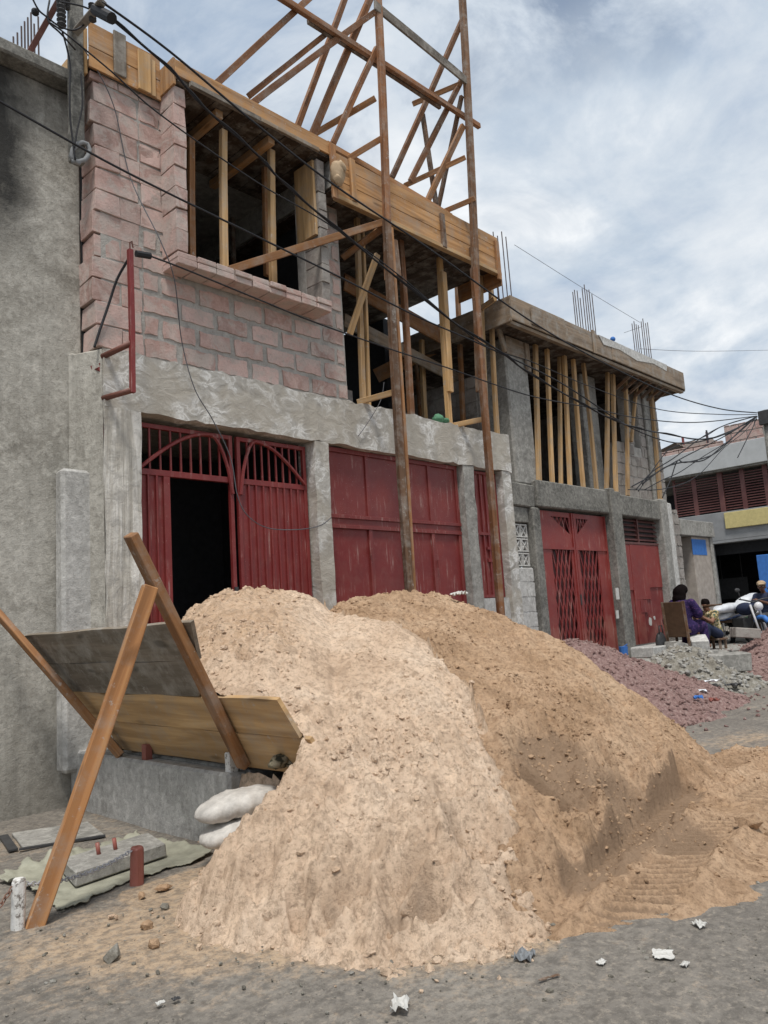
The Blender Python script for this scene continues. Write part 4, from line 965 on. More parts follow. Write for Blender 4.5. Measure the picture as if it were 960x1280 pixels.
for i in range(26): m.box((9.5+i*.239, -.29, 5.772), (9.5+i*.239+.23, 3.1, 5.798), R(.1, .7))
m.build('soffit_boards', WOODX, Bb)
m = MB(); m.prism([(x, -.425, z) for x, z in ((12.15, 6.13), (12.3, 5.98), (12.9, 6.02), (13.6, 5.95), (14.3, 6.04), (14.9, 6.0), (14.95, 6.14))], (0, .006, 0)); m.build('grout_spill', CONCL, Bb)
for cx, n, (tx, ty) in ((10.0, 7, (634, 298)), (12.75, 9, (734, 362)), (15.15, 8, (808, 402))):
    top = Wy(tx, ty, .05).z
    for i in range(n):
        x = cx+.36*(i/(n-1)-.5); y = .02+(.22 if i % 2 else 0)
        m = MB(); m.tube([(x, y, 6.09), (x+R(-.015, .015), y, top+R(-.09, .05))], .009, 5); m.build('starter_bar', STEEL, Bb)
m = MB(); m.ball(Wy(766, 424, .0), (.06, .05, .05)); m.build('blue_plug', BLUE, Bb)
gB = 'props under the second house roof'
PB = [(674, 603, 667.5, 414, .085, 'pale timber prop closest to the broad grey corner column of the second house'), (690, 601, 683, 429, .075, 'timber prop standing second after the grey corner column of the second house'),
      (700.5, 600, 698, 432, .06, 'timber prop half hidden behind its neighbour, third after the grey corner column'), (712.5, 607, 704, 432, .08, 'pale timber prop overlapping the hidden one, fourth after the grey corner column'),
      (729, 609, 715.5, 440, .075, 'slanting timber prop left of the inner grey column of the second house'), (745.5, 610.6, 728.6, 449, .07, 'slanting timber prop crossing in front of the inner grey column'),
      (758, 612, 757.5, 447, .085, 'upright timber prop at the left edge of the grey block wall'), (769.5, 613, 764, 449, .085, 'timber prop close beside the one at the block wall edge, on its right'),
      (784, 614, 781, 468, .075, 'timber prop in front of the dark window opening in the grey block wall'), (789, 552, 795, 476, .06, 'short timber prop leaning in the small second opening of the grey block wall'),
      (825, 622, 813, 483, .10, 'broad timber prop leaning on the outer end of the grey block wall')]
for x0_, y0_, x1_, y1_, w, lb in PB:
    yy_ = .1 if 'hidden behind' in lb else (.02 if 'short' not in lb else .09)
    a = Wy(x0_, y0_, yy_); b = Wy(x1_, y1_, yy_)
    if 'short' not in lb: a.z = 3.445 if a.x < 12.9 else 3.42
    b.z = min(b.z, 5.77); prop(a, b, w, .06, WOODL, lb, gB)
m = MB(); m.beam(Wy(620, 400, -.0), Wy(632, 440, .0), .09, .05); tag(m.build('timber_offcut', WOODF, None, .003), 'short slanting knee board at the corner under the second roof', 'timber', gB)
# ------------------------------------------------------------------ small portal and the house closing the street
Po = thing('gate_porch', (16, 0, .5), 'small concrete portal with a blue painted square beside the second house', 'portal')
a, b = Wy(851, 650, .1), Wy(889, 672, .1)
pb((15.76, .02, b.z), (b.x, .5, a.z), CONC, 'lintel', .01, .008, par=Po)
a2_, b2_ = Wy(865, 680, .1), Wy(889, 680, .1)
pb((a2_.x, .10, .5), (b2_.x-.12, .4, b.z-.002), PORTAL, 'wall', .01, .006, par=Po)
pb((b2_.x-.118, .06, .5), (b2_.x+.02, .45, b.z-.002), CONC, 'post', .01, .006, par=Po)
q0, q1 = Wy(864, 673, .095), Wy(884, 694, .095); pb((q0.x, .092, q1.z), (q1.x, .098, q0.z-.01), BLUE, 'painted_square', 0, par=Po)
pb((15.76, .42, .5), (b2_.x, .46, b.z-.002), DARK, 'dark_recess', 0, par=Po)
FX = 22.0
Fh = thing('shop_house', (FX, 1, .6), 'grey two storey house closing the street with maroon louvred upper storey', 'house')
def fx(x, y): return Wx(x, y, FX)
YL, YR = 4.5, -4.0
zf0 = 4.95; zf1 = 5.60; zl0 = 3.78
def fb(y0, y1, z0, z1, mat, name, d0=0.0, d1=.2, bev=.01):
    return pb((FX+d0, y0, z0), (FX+d1, y1, z1), mat, name, bev, par=Fh)
fb(YR, YL, zf0, zf1, GREYP, 'fascia', -.35, .2); fb(YR, YL, 4.90, zf0-.002, CONCD, 'slab_edge', -.3, 6, 0)
fb(YR, YL, 3.0, zl0, GREYM, 'spandrel', -.15, .2); fb(YR, 1.28, 3.30, 3.74, YELLOW, 'yellow_band', -.22, -.152); fb(YR, YL, 2.93, 2.998, GREYM, 'beam_soffit', -.15, 6, 0)
xs_ = [2.66, 2.05, 1.32, .72, .12, -.5, -1.2, -2, -2.8, -3.6]
for i in range(len(xs_)-1):
    y1_, y0_ = xs_[i], xs_[i+1]
    m = MB(); 
    for yy_ in (y0_+.03, y1_-.03): m.box((FX-.1, yy_-.03, zl0), (FX-.04, yy_+.03, 4.9))
    n = 14
    for k in range(n):
        z = zl0+.05+(4.85-zl0-.05)*k/n; m.hexa([(FX-.1, y0_+.06, z), (FX-.1, y0_+.06, z+.02), (FX-.03, y0_+.06, z+.05), (FX-.03, y0_+.06, z+.03), (FX-.1, y1_-.06, z), (FX-.1, y1_-.06, z+.02), (FX-.03, y1_-.06, z+.05), (FX-.03, y1_-.06, z+.03)])
    m.build('louvre_panel', BROWNM, Fh)
fb(1.24, 1.38, zl0, 4.899, BROWNM, 'mullion', -.13, .0); fb(YR, YL, 3.2, 4.9, DARK, 'rear_wall', 3, 3.1, 0)
for i, (y, z) in enumerate(((2.28, 3.9), (-.0, 4.1))):
    m = MB()
    for r_ in range(4):
        for c_ in range(2): m.box((FX+2.9, y+c_*.09+.02, z+r_*.085), (FX+2.95, y+c_*.09+.075, z+r_*.085+.055))
    m.build('vent_block', PAPER, Fh)
fb(YL-1.2, YL, .3, 3.0, GREYM, 'ground_wall', -.1, .15); 
p_ = fx(889, 690); fb(p_.y-.08, YL, .3, 2.93, GREYM, 'ground_wall', -.12, .1)
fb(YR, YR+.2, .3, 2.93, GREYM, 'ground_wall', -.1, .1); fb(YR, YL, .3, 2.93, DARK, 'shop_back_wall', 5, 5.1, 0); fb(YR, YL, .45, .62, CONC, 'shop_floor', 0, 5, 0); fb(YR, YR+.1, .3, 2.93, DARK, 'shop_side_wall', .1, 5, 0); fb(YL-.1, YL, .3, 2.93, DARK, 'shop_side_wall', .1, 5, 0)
p_ = Wx(945, 690, FX); q_ = Wx(975, 690, FX); fb(-.6, p_.y-.02, .6, 2.5, BLUE, 'blue_shutter', -.1, .0)
fb(YR, YL, 2.62, 2.928, DARK, 'dark_header', .3, .4, 0)
# roof top clutter of that house
a, b = Wx(906, 540, FX+.6), Wx(948, 528, FX+.6)
m = MB(); blocks(m, -3.0, a.y, zf1, b.z+.1, FX+.55, (), swap=True, joint=.03, deep=.2); m.build('rooftop_wall', PINKB, Fh)
fb(-3.0, a.y, zf1, b.z+.08, MORTAR, 'rooftop_wall', .57, .78, 0)
m = MB(); blocks(m, a.y, YL, zf1, zf1+.28, FX+.3, (), swap=True, joint=.03, deep=.15); m.build('parapet', PINKB, Fh)
Sh = thing('roof_shed', (27, 4, 5.6), 'rusty corrugated roof shed rising behind the louvred house', 'shed')
m = MB(); ra, rb, rc = Wx(838, 549, 25), Wx(853, 539, 25), Wx(906, 560, 25); rd = Wx(838, 572, 25)
for i in range(26):
    u0_, u1_ = i/26, (i+1)/26; t0_ = Vector(rb).lerp(Vector(rc), u0_); t1_ = Vector(rb).lerp(Vector(rc), u1_); dz = .03 if i % 2 else 0
    m.face([(24.2, t0_.y, t0_.z-.5+dz), (24.2, t1_.y, t1_.z-.5+.03-dz), (27.5, t1_.y, t1_.z+.05+.03-dz), (27.5, t0_.y, t0_.z+.05+dz)])
m.face([(24.2, rb.y, rb.z-.5), (27.5, rb.y, rb.z+.05), (27.5, rb.y+3, rb.z-.9), (24.2, rb.y+3, rb.z-1.3)])
m.build('roof_sheet', ZINC, Sh)
m = MB(); 
for y in (rb.y-.2, rc.y+.3, rb.y+1.5): m.box((24.5, y, 5.3), (24.56, y+.06, rb.z-.3))
m.build('post', RED, Sh)
m = MB(); m.box((24.9, rc.y, 5.2), (25.0, rb.y+3, 5.75)); m.build('wall', PINKB, Sh)
m = MB(); p = Wx(884, 546, 23); m.box((22.98, p.y-.02, 5.4), (23.02, p.y+.02, p.z+.2)); tag(m.build('antenna_mast', IRON), 'thin mast on the flat roof beside the rusty shed', 'mast')
# pieces inside the dark shop
a, b = Wx(898, 725, FX+1.5), Wx(936, 746, FX+1.5)
sh_ = thing('shop_sign', (FX+1.5, 1, 1.6), 'faded green board hanging inside the dark shop opening', 'board'); m = MB(); m.box((FX+1.5, b.y, b.z), (FX+1.54, a.y, a.z)); m.build('panel', GREENP, sh_, .004)
m = MB(); m.box((FX+1.49, b.y-.03, b.z-.03), (FX+1.495, a.y+.03, a.z+.03)); m.box((FX+1.5, b.y+.1, a.z), (FX+1.52, b.y+.12, 2.93)); m.box((FX+1.5, a.y-.12, a.z), (FX+1.52, a.y-.1, 2.93)); m.build('hanger', IRON, sh_)

# ------------------------------------------------------------------ utility poles and cables
PL = thing('utility_pole', (2.9, .1, 6.5), 'concrete utility pole with insulators above the left house corner', 'utility pole')
m = MB(); p0_, p1_ = Wy(97, 205, .07), Wy(93, 18, .07); p0_.x = p1_.x = (p0_.x+p1_.x)/2; m.beam(p0_, ext(p0_, p1_, 1.25), .13, .09); m.build('post', CONCD, PL, .01)
m = MB(); m.beam(Wy(95, 40, .0), Wy(128, 2, -.75), .07, .05); m.build('cross_arm', WOODG, PL, .006)
for (x, yt, yb, yy_, r_) in ((77, -8, 34, -.1, .045), (116, 6, 27, -.45, .035), (84, -10, 12, -.05, .03)):
    a, b = Wy(x, yb, yy_), Wy(x-1, yt, yy_); m = MB(); n = 15
    m.tube([a.lerp(b, i/n) for i in range(n+1)], [r_*(1 if i % 2 else .62) for i in range(n+1)], 10); m.build('insulator', IRON, PL)
a, b = Wy(119, 12, -.6), Wy(140, 23, -.8); m = MB(); m.tube([a, b], .05, 10); m.build('junction_sleeve', CABLE, PL)
m = MB(); m.ball(Wy(44, 15, -.2), .035); m.build('splice', CABLE, PL)
RPx, RPy = 15.8, -1.5
PR = thing('utility_pole', (RPx, RPy, .3), 'dark utility pole with a tangle of cables at the right edge', 'utility pole')
rp = Wy(957, 513, RPy); RPx = rp.x
m = MB(); m.tube([(RPx, RPy, .2), (RPx, RPy, rp.z)], [.12, .09], 10); m.build('post', CONCD, PR, smooth=True)
m = MB(); m.box((RPx-.16, RPy-.12, rp.z-.32), (RPx-.07, RPy+.12, rp.z-.02)); m.build('junction_box', IRON, PR, .01)
# vertical plane that holds the cables
A0 = Vector((3.0, -.75)); B0 = Vector((RPx-.1, RPy))
def cab_pt(x, y):
    d = ray(x, y); n = Vector((-(B0-A0).y, (B0-A0).x)); t = ((A0.x-CAM[0])*n.x+(A0.y-CAM[1])*n.y)/(d[0]*n.x+d[1]*n.y); return Vector(CAM+d*t)
def smooth_path(P, n=8):
    out = []
    for i in range(len(P)-1):
        p0, p1, p2, p3 = P[max(i-1, 0)], P[i], P[i+1], P[min(i+2, len(P)-1)]
        for k in range(n):
            t = k/n; out.append(.5*((2*p1)+(p2-p0)*t+(2*p0-5*p1+4*p2-p3)*t*t+(3*p1-p0-3*p2+p3)*t**3))
    return out+[P[-1]]
def cable(px, r, label, off=0.0, mat=CABLE, pts=None, group='cables crossing the street', name='cable', tm=None):
    P = pts or [cab_pt(x, y) for x, y in px]
    m = MB(); m.tube(smooth_path(P), r, 6)
    if tm: m.tube([p+Vector((0, -.012, .012*math.sin(i))) for i, p in enumerate(smooth_path(P))], r*.8, 5)
    return tag(m.build(name, mat, smooth=True), label, 'cable', group)
cable([(127, 2), (213, 65), (320, 155), (416, 230), (538, 312), (660, 399), (750, 451), (836, 492), (900, 511), (946, 516)], .0115, 'topmost thick black cable from the left pole across the roof boards')
cable([(140, 24), (213, 87), (253, 132), (320, 192), (356, 230), (431, 294), (562, 399), (626, 440), (664, 468), (739, 511), (780, 530), (825, 541), (890, 548), (946, 521)], .012, 'thick twisted black cable running just below the topmost one', tm=1)
cable([(62, 28), (83, 43), (140, 90), (200, 143), (320, 227), (412, 281), (500, 345), (600, 428), (664, 452), (740, 484), (825, 512), (900, 518), (946, 518)], .0075, 'thinner black cable starting left of the left pole and passing the window')
cable([(-12, 121), (0, 127), (150, 211), (320, 295), (424, 346), (520, 395), (600, 430), (700, 478), (800, 540), (870, 553), (946, 524)], .0105, 'black cable entering at the left edge across the grey stucco')
cable([(182, 318), (230, 336), (320, 373), (394, 403), (487, 436), (560, 460), (660, 494), (740, 510), (800, 523), (870, 528), (946, 520)], .009, 'black service cable from the red bracket towards the right pole', pts=None)
p = Wy(163, 312, -.3); cable(None, .012, 'looped lead tied behind the red bracket', pts=[Wy(165, 316, -.3), Wy(158, 328, -.2), Wy(146, 350, -.1), Wy(136, 380, -.04), Wy(124, 415, -.01), Wy(118, 434, .0)], group='leads at the red bracket')
m = MB(); m.tube([cab_pt(170, 317), cab_pt(188, 320)], .03, 8); tag(m.build('cable_clamp', CABLE), 'black cable clamp beside the top of the red bracket', 'clamp')
pts = [(100, 55), (120, 85), (143, 135), (163, 222), (200, 300), (218, 350), (227, 425), (243, 485), (266, 525), (288, 572), (297, 620), (310, 645), (335, 660), (372, 662), (400, 657), (414, 647)]
cable(None, .0055, 'thin grey wire drooping from the roof across blocks and gate', pts=[Wy(x, y, -.02 if y < 300 else (-.33 if 300 <= y < 420 else -.10)) for x, y in pts], mat=CABLEG, group='loose thin wires')
cable(None, .0045, 'thin wire hanging from the porch parapet over the plaster', pts=[Wy(x, y, -.06) for x, y in ((480, 478), (476, 500), (462, 525), (448, 545))], mat=CABLEG, group='loose thin wires')
for px, lb in (([(643, 306), (735, 364), (800, 403)], 'faint wire linking the starter bars on the second roof'), ([(780, 416), (803, 408)], 'short faint wire at the right starter bars')):
    cable(None, .004, lb, pts=[Wy(x, y, .1) for x, y in px], mat=CABLEG, group='faint sky wires')
cable(None, .007, 'faint horizontal wire across the sky at the right', pts=[Wy(x, y, 3.0) for x, y in ((800, 436), (880, 439), (990, 437))], mat=CABLEG, group='faint sky wires')
E0 = (946, 520)
drops = [([(790, 608), (812, 596), (850, 574), (885, 556), (915, 540)], .010), ([(795, 612), (815, 590), (843, 572), (880, 545), (910, 530)], .010), ([(803, 605), (830, 585), (852, 578), (880, 575), (905, 556), (930, 535)], .012), ([(798, 614), (825, 575), (840, 560), (880, 546), (905, 532)], .008), ([(828, 622), (838, 600), (847, 576), (858, 578), (895, 566), (925, 538)], .010), ([(806, 612), (828, 600), (850, 590), (880, 570), (915, 548)], .008), ([(922, 572), (932, 552), (942, 532)], .009), ([(785, 612), (830, 611), (870, 596), (905, 560), (930, 540)], .007)]
labs = ['lowest strand of the cable tangle starting at the second house beam', 'tangle cable rising beside the lowest strand to the right pole', 'thick tangle cable sagging in front of the grey fascia', 'thin tangle cable with the highest arc near the second house corner', 'tangle cable dropping down the end of the second house', 'thin tangle cable kinked in front of the louvres', 'short cable dropping from the right pole to the fascia edge', 'thin tangle cable hugging the base of the second house props']
for (px, r_), lb in zip(drops, labs): cable(px+[E0], r_, lb, group='tangled drop cables at the right pole')
for px, lb in (([(40, -3), (48, 12), (57, 20), (75, 33), (95, 37), (118, 20)], 'jumper lead looping over the left pole stay'), ([(62, 0), (60, 25), (76, 42), (94, 62)], 'hanging jumper lead between stay and left pole'), ([(75, 2), (100, 7), (117, 12), (128, 4)], 'short jumper lead between the insulators'), ([(78, 40), (84, 62), (88, 85), (87, 110), (88, 150), (94, 200)], 'lead running down the side of the left pole'), ([(101, 90), (103, 130), (97, 160), (93, 185)], 'second lead down the left pole to the bent conduit')):
    cable(None, .0085, lb, pts=[Wy(x, y, -.04 if y > 60 else -.25) for x, y in px], group='leads around the left pole')
# ------------------------------------------------------------------ shoring boards that hold back the sand
SB = thing('shoring_panel', (3.1, -1.2, .5), 'leaning shoring of four wide boards propped by raking timbers at the sand edge', 'shoring')
kx = .60
def pl(z, y, out=0.0): return Vector((3.12-kx*(z-.5)-out*.857, y, z-out*.51))
rows = [(.505, .745, -.36, -2.95, WOODL, .35), (.75, .985, -.14, -2.86, WOODL, .5), (.99, 1.225, -.02, -2.2, WOODG, .7), (1.23, 1.465, .14, -2.42, WOODG, .85)]
for z0, z1, yl, yr, mt, tn in rows:
    m = MB(); dl = .10; n = 12; tk = .028
    for i in range(n):
        pass
    a0, a1, b0, b1 = pl(z0, yl-.09), pl(z1, yl), pl(z0, yr-.02 if yr < -2.6 else yr+.15), pl(z1, yr)
    off = Vector((.857*tk, 0, .51*tk)); 
    L = [(a0.lerp(b0, i/n), a1.lerp(b1, i/n)) for i in range(n+1)]
    u = R(0, 9); v = R(0, 9); nb_ = len(m.v)
    for i, (p, q) in enumerate(L):
        w = Vector((.008*math.sin(i*.9+z0*7), 0, 0)); q = q+Vector((0, 0, .004*math.sin(i*1.3))); m.v += [tuple(p+w), tuple(q+w), tuple(q+w+off), tuple(p+w+off)]
    for i in range(n):
        for k in range(4):
            l = (k+1) % 4; m.f.append((nb_+i*4+k, nb_+i*4+l, nb_+i*4+4+l, nb_+i*4+4+k)); U = u+i*.23; vv = v+[0, .24, .27, .5][k]; v2 = v+[.24, .27, .5, .53][k]
            m.uv += [(U, vv), (U, v2), (U+.23, v2), (U+.23, vv)]; m.t.append(tn)
    for e, rev in ((nb_, 1), (nb_+n*4, 0)): m.f.append(tuple([e, e+1, e+2, e+3][::-1] if rev else [e, e+1, e+2, e+3])); m.uv += [(0, 0), (0, .2), (.02, .2), (.02, 0)]; m.t.append(tn)
    m.build('shoring_board', mt, SB)
ra = Wx(305, 958, 3.06); rb_ = Wx(163, 668, 2.19)
m = MB(); m.beam(ra, rb_, .085, .06, (1, 0, .5)); m.build('raking_timber', WOODT, SB, .005)
la, lb_ = Wx(151, 945, 3.03), Wx(0, 770, 2.36)
m = MB(); m.beam(la, ext(la, lb_, 1.03), .085, .05, (1, 0, .5)); m.build('raking_timber', WOODT, SB, .005)
f0 = Wz(42, 1156, 0.0); f1 = Wx(188, 733, 2.26)
m = MB(); m.beam(f0+Vector((0, 0, -.02)), f1, .085, .075, (.3, 1, 0)); m.build('strut', WOODT, SB, .005)

# ------------------------------------------------------------------ bollards, chain, cover slab
def bollard(name, px, top, w, mat, label):
    b = Wz(*px, 0.0); t = b.copy(); d = math.hypot(b.x, b.y+6.5); t.z = top
    m = MB(); m.tube([b+Vector((0, 0, -.02)), b+Vector((.004, 0, top*.93)), b+Vector((.004, 0, top))], [w, w, w*.86], 6); m.jitter(.004)
    return b, tag(m.build(name, mat, None, .006), label, 'bollard', 'short bollards on the dirt')
bw, _ = bollard('bollard', (23, 1160), .235, .036, WHITEP, 'short chipped white bollard at the lower left, holding the chain')
br, _ = bollard('bollard', (171, 1105), .205, .042, REDD, 'short rusty red bollard beside the concrete cover slab')
def chain(a, b, sag, mat, label, n):
    m = MB()
    for i in range(n):
        t = (i+.5)/n; p = a.lerp(b, t); p.z -= sag*4*t*(1-t); d = (b-a).normalized(); d.z += -sag*4*(1-2*t)/(b-a).length; d.normalize()
        s = d.cross(Vector((0, 0, 1))).normalized(); n2 = s.cross(d); w = s if i % 2 else n2; L = (b-a).length/n*.68
        m.tube([p+d*L*math.cos(q)+w*.011*math.sin(q) for q in [2*math.pi*k/10 for k in range(10)]], .0035, 5, closed=True)
    return tag(m.build('chain', mat, smooth=True), label, 'chain', 'bollard chains')
chain(bw+Vector((.03, 0, .2)), br+Vector((-.03, 0, .19)), .045, GALV, 'pale steel chain hung between the white and the red bollard', 34)
chain(bw+Vector((-.03, 0, .2)), Wz(-40, 1175, .1), .02, RUST, 'reddish chain leaving the white bollard at the left edge', 12)
cs = thing('cover_slab', (2.38, -1.6, 0), 'thick grey concrete cover slab with two red rods lying on a tarpaulin', 'slab')
A_, B_, C_, D_ = Wz(94, 1110, .02), Wz(208, 1071, .02), Wz(186, 1041, .10), Vector((0, 0, 0)); D_ = A_+(C_-B_); D_.z = .02; C_.z = .02
m = MB(); n = Vector((0, 0, .085)); m.hexa([A_, A_+n, D_+n, D_, B_, B_+n, C_+n, C_]); m.jitter(.004); m.build('slab', CONC, cs, .008)
for x, y, y2 in ((124, 1068, 1056), (145, 1062, 1049)):
    a = Wz(x, y, .105); m = MB(); m.tube([a-Vector((0, 0, .02)), a+Vector((-.012, .0, .07))], .013, 8); m.build('rod', REDB, cs, smooth=True)
# tarpaulin under it
ce = (A_+B_+C_+D_)/4; ex = (B_-A_).normalized(); ey = Vector((-ex.y, ex.x, 0))
g1, g2 = np.meshgrid(np.arange(-.75, .62, .012), np.arange(-.52, .62, .012))
blob = np.maximum(np.abs(g1+.02)/.52, np.abs(g2-.06)/.42)+.30*fbm(g1, g2, 3.2, 4, .55, 200)
edge = np.clip((blob-.55)/.45, 0, 1)
hz_ = .008+edge*(.06*np.abs(fbm(g1, g2, 4, 4, .55, 201))+.10*np.clip(g2+.1, 0, 1)*np.abs(fbm(g1, g2, 4, 3, .5, 204))*2)+.004
o = grid_mesh('tarpaulin', ce.x+ex.x*g1+ey.x*g2, ce.y+ex.y*g1+ey.y*g2, hz_, blob < 1.0, TARP); o.modifiers.new('solid', 'SOLIDIFY').thickness = .006
tag(o, 'crumpled pale green tarpaulin sheet under the concrete cover slab', 'tarpaulin')
# old inspection cover in the ground behind
ic = thing('inspection_cover', Wz(60, 1058, 0), 'sunken concrete inspection cover with dark open joints beside the house wall', 'cover'); a = Wz(28, 1062, 0); b = Wz(130, 1046, 0); c = Wz(110, 1030, 0)
m = MB(); e1 = (b-a); e2 = (c-b); m.hexa([a+Vector((0, 0, .001)), a+Vector((0, 0, .02)), a+e2+Vector((0, 0, .02)), a+e2+Vector((0, 0, .001)), b+Vector((0, 0, .001)), b+Vector((0, 0, .02)), b+e2+Vector((0, 0, .02)), b+e2+Vector((0, 0, .001))]); m.build('lid', CONC, ic, .004)
m = MB(); m.beam(a+Vector((-.03, -.02, .012)), b+Vector((0, -.02, .012)), .03, .012, (0, 0, 1)); m.beam(a+Vector((-.06, 0, .012)), a+e2+Vector((-.06, 0, .012)), .06, .012, (0, 0, 1)); m.build('open_joint', IRON, ic)

# ------------------------------------------------------------------ sand bags and stubs at the terrace corner
def sack(name, c, d, L, w, h, mat, label, group=None, cat='sandbag', seed=0, tail=False):
    d = Vector(d).normalized(); s = d.cross(Vector((0, 0, 1))).normalized(); u_ = s.cross(d); rnd = random.Random(seed); nu, nv = 28, 18; m = MB()
    b = 0
    for i in range(nu+1):
        t = -1+2*i/nu; e = max(0, 1-abs(t)**2.6)**.55; ww = w*(.80*e+.22*(1-abs(t)*.55)); hh = h*(e*.95+.05)
        for k in range(nv):
            th = 2*math.pi*k/nv; cx = math.copysign(abs(math.cos(th))**.7, math.cos(th)); cz = math.copysign(abs(math.sin(th))**.8, math.sin(th))
            wr = 1+.05*math.sin(t*7+k*.35+seed)+.03*math.sin(t*19-k*.7+seed*2)+.018*math.sin(t*37+k*1.05)+rnd.uniform(-.010, .010)
            m.v.append(tuple(Vector(c)+d*t*L+s*cx*ww*wr+u_*cz*hh*wr-Vector((0, 0, .18*h*t*t))))
    for i in range(nu):
        for k in range(nv):
            l = (k+1) % nv; m.f.append((i*nv+k, i*nv+l, (i+1)*nv+l, (i+1)*nv+k)); m.uv += [(0, 0)]*4; m.t.append(.5)
    for r_, rev in ((0, 1), (nu*nv, 0)):
        q = [r_+k for k in range(nv)]; m.f.append(tuple(q[::-1] if rev else q)); m.uv += [(0, 0)]*nv; m.t.append(.5)
    if tail:
        e = Vector(c)+d*L*.96; m.tube([e, e+d*.05+Vector((0, 0, .015)), e+d*.10+Vector((0, 0, .03))], [.012, .03, .04], 8)
    return tag(m.build(name, mat, smooth=True), label, cat, group)
c = Wy(300, 1003, -2.42); sack('sandbag', c, (.95, -.28, .10), .28, .17, .072, SACK, 'upper white sandbag stuffed against the terrace corner', 'white sandbags', seed=1)
c = Wy(300, 1034, -2.45); sack('sandbag', c, (.95, -.25, .12), .25, .17, .068, SACK, 'lower white sandbag under the other at the terrace corner', 'white sandbags', seed=2)
c = Wy(352, 984, -2.42); sack('sandbag', c, (.7, -.5, .55), .075, .055, .035, PAPER, 'small bright white bag end poking out of the sand above the sandbags', 'white sandbags', seed=3)
p = Wx(290, 973, 3.07); m = MB(); m.box((p.x-.035, p.y-.03, .46), (p.x+.035, p.y+.03, .60)); tag(m.jitter(.004).build('post_stub', WHITEP, None, .006), 'short chipped white concrete stub on the retaining wall corner', 'post stub', 'post stubs on the retaining wall')
p = Wx(184, 949, 3.06); m = MB(); m.box((p.x-.03, p.y-.03, .46), (p.x+.03, p.y+.03, .585)); tag(m.build('post_stub', REDD, None, .004), 'short dark red post stub in front of the lowest shoring board', 'post stub', 'post stubs on the retaining wall')
X, Y, h_ = surf_pt(352, 955)
m = MB(); q = Wy(352, 951, -2.60); m.ball(q, (.085, .05, .04), 14, 9); m.ball(q+Vector((.05, -.02, -.015)), (.05, .045, .03)); m.ball(q+Vector((-.05, .0, -.012)), (.05, .045, .028)); tag(m.jitter(.006).build('cloth_bundle', CAMO, None, smooth=True), 'crumpled camouflage cap or cloth on the sand at the board end', 'cloth')

# ------------------------------------------------------------------ loose stones, clods, litter
def lump(c, r, seed, sq=.7):
    rr = random.Random(seed); bm = bmesh.new(); bmesh.ops.create_icosphere(bm, subdivisions=1, radius=1)
    vs = [(c[0]+v.co.x*r*rr.uniform(.7, 1.2), c[1]+v.co.y*r*rr.uniform(.7, 1.2), c[2]+v.co.z*r*sq*rr.uniform(.7, 1.15)) for v in bm.verts]; fs = [tuple(v.index for v in f.verts) for f in bm.faces]; bm.free(); return vs, fs
def lumps(name, items, mat, smooth=False):
    bm = bmesh.new(); bmesh.ops.create_icosphere(bm, subdivisions=1, radius=1); bv = np.array([v.co[:] for v in bm.verts]); bf = np.array([[v.index for v in f.verts] for f in bm.faces]); bm.free()
    n = len(items); c = np.array([i[0] for i in items]); r = np.array([i[1] for i in items])
    dirs = bv/np.linalg.norm(bv, axis=1)[:, None]
    q = rng.normal(size=(n, 3, 3)); q, _ = np.linalg.qr(q)
    rad = r[:, None]*(1+.22*rng.standard_normal((n, len(bv)))).clip(.55, 1.5)
    st = rng.uniform(.65, 1.25, (n, 1, 3))
    V_ = np.einsum('nij,vj->nvi', q, dirs)*rad[:, :, None]*st; V_[:, :, 2] *= .8; V_ += c[:, None, :]
    Fc = (bf[None]+(np.arange(n)*len(bv))[:, None, None]).reshape(-1, 3)
    me = bpy.data.meshes.new(name); me.vertices.add(n*len(bv)); me.vertices.foreach_set('co', V_.ravel()); me.loops.add(Fc.size); me.loops.foreach_set('vertex_index', Fc.ravel()); me.polygons.add(len(Fc)); me.polygons.foreach_set('loop_start', np.arange(0, Fc.size, 3)); me.polygons.foreach_set('use_smooth', np.full(len(Fc), smooth)); me.update(calc_edges=True)
    for k, a in (('tone', np.repeat(rng.uniform(.2, 1, n), len(bv))), ('blend', np.repeat(rng.uniform(0, .5, n), len(bv)))):
        at = me.attributes.new(k, 'FLOAT', 'POINT'); at.data.foreach_set('value', a.astype(np.float32))
    me.materials.append(mat); o = bpy.data.objects.new(name, me); COL.objects.link(o); return o
def hsamp(Hm, x, y):
    i = int((x-gx[0])/RES); j = int((y-gy[0])/RES)
    return float(Hm[j, i]) if 0 <= i < len(gx) and 0 <= j < len(gy) else -1
def scatter(Hm, keep, dens, n, rmin, rmax, pw):
    out = []; jj, ii = np.nonzero(keep & (dens > .02)); p = dens[jj, ii].astype(float); p /= p.sum(); pick = rng.choice(len(jj), n, p=p)
    for k in pick:
        r_ = rmin+(rmax-rmin)*random.random()**pw; j, i = jj[k], ii[k]
        out.append(((gx[i]+R(-.005, .005), gy[j]+R(-.005, .005), max(float(Hm[j, i]), 0)+r_*.05), r_))
    return out
visP = keepP & ((HPt >= HBt-.01) | (dbound > 0)); visB = keepB & (HBt > HPt)
noi = np.clip(.55+1.6*fbm(SX, SY, 2.2, 4, .55, 501), .05, 2)
densP = (.10+1.3*np.clip(lowmask, 0, 1)+.9*lobe)*noi*(HPt > -.01); densB = noi*(HBt > -.005)*(.35+.65*damp)
itP = scatter(HPt, visP, densP, 3600, .004, .024, 6.0); itB = scatter(HBt, visB, densB, 8500, .004, .019, 4.0)
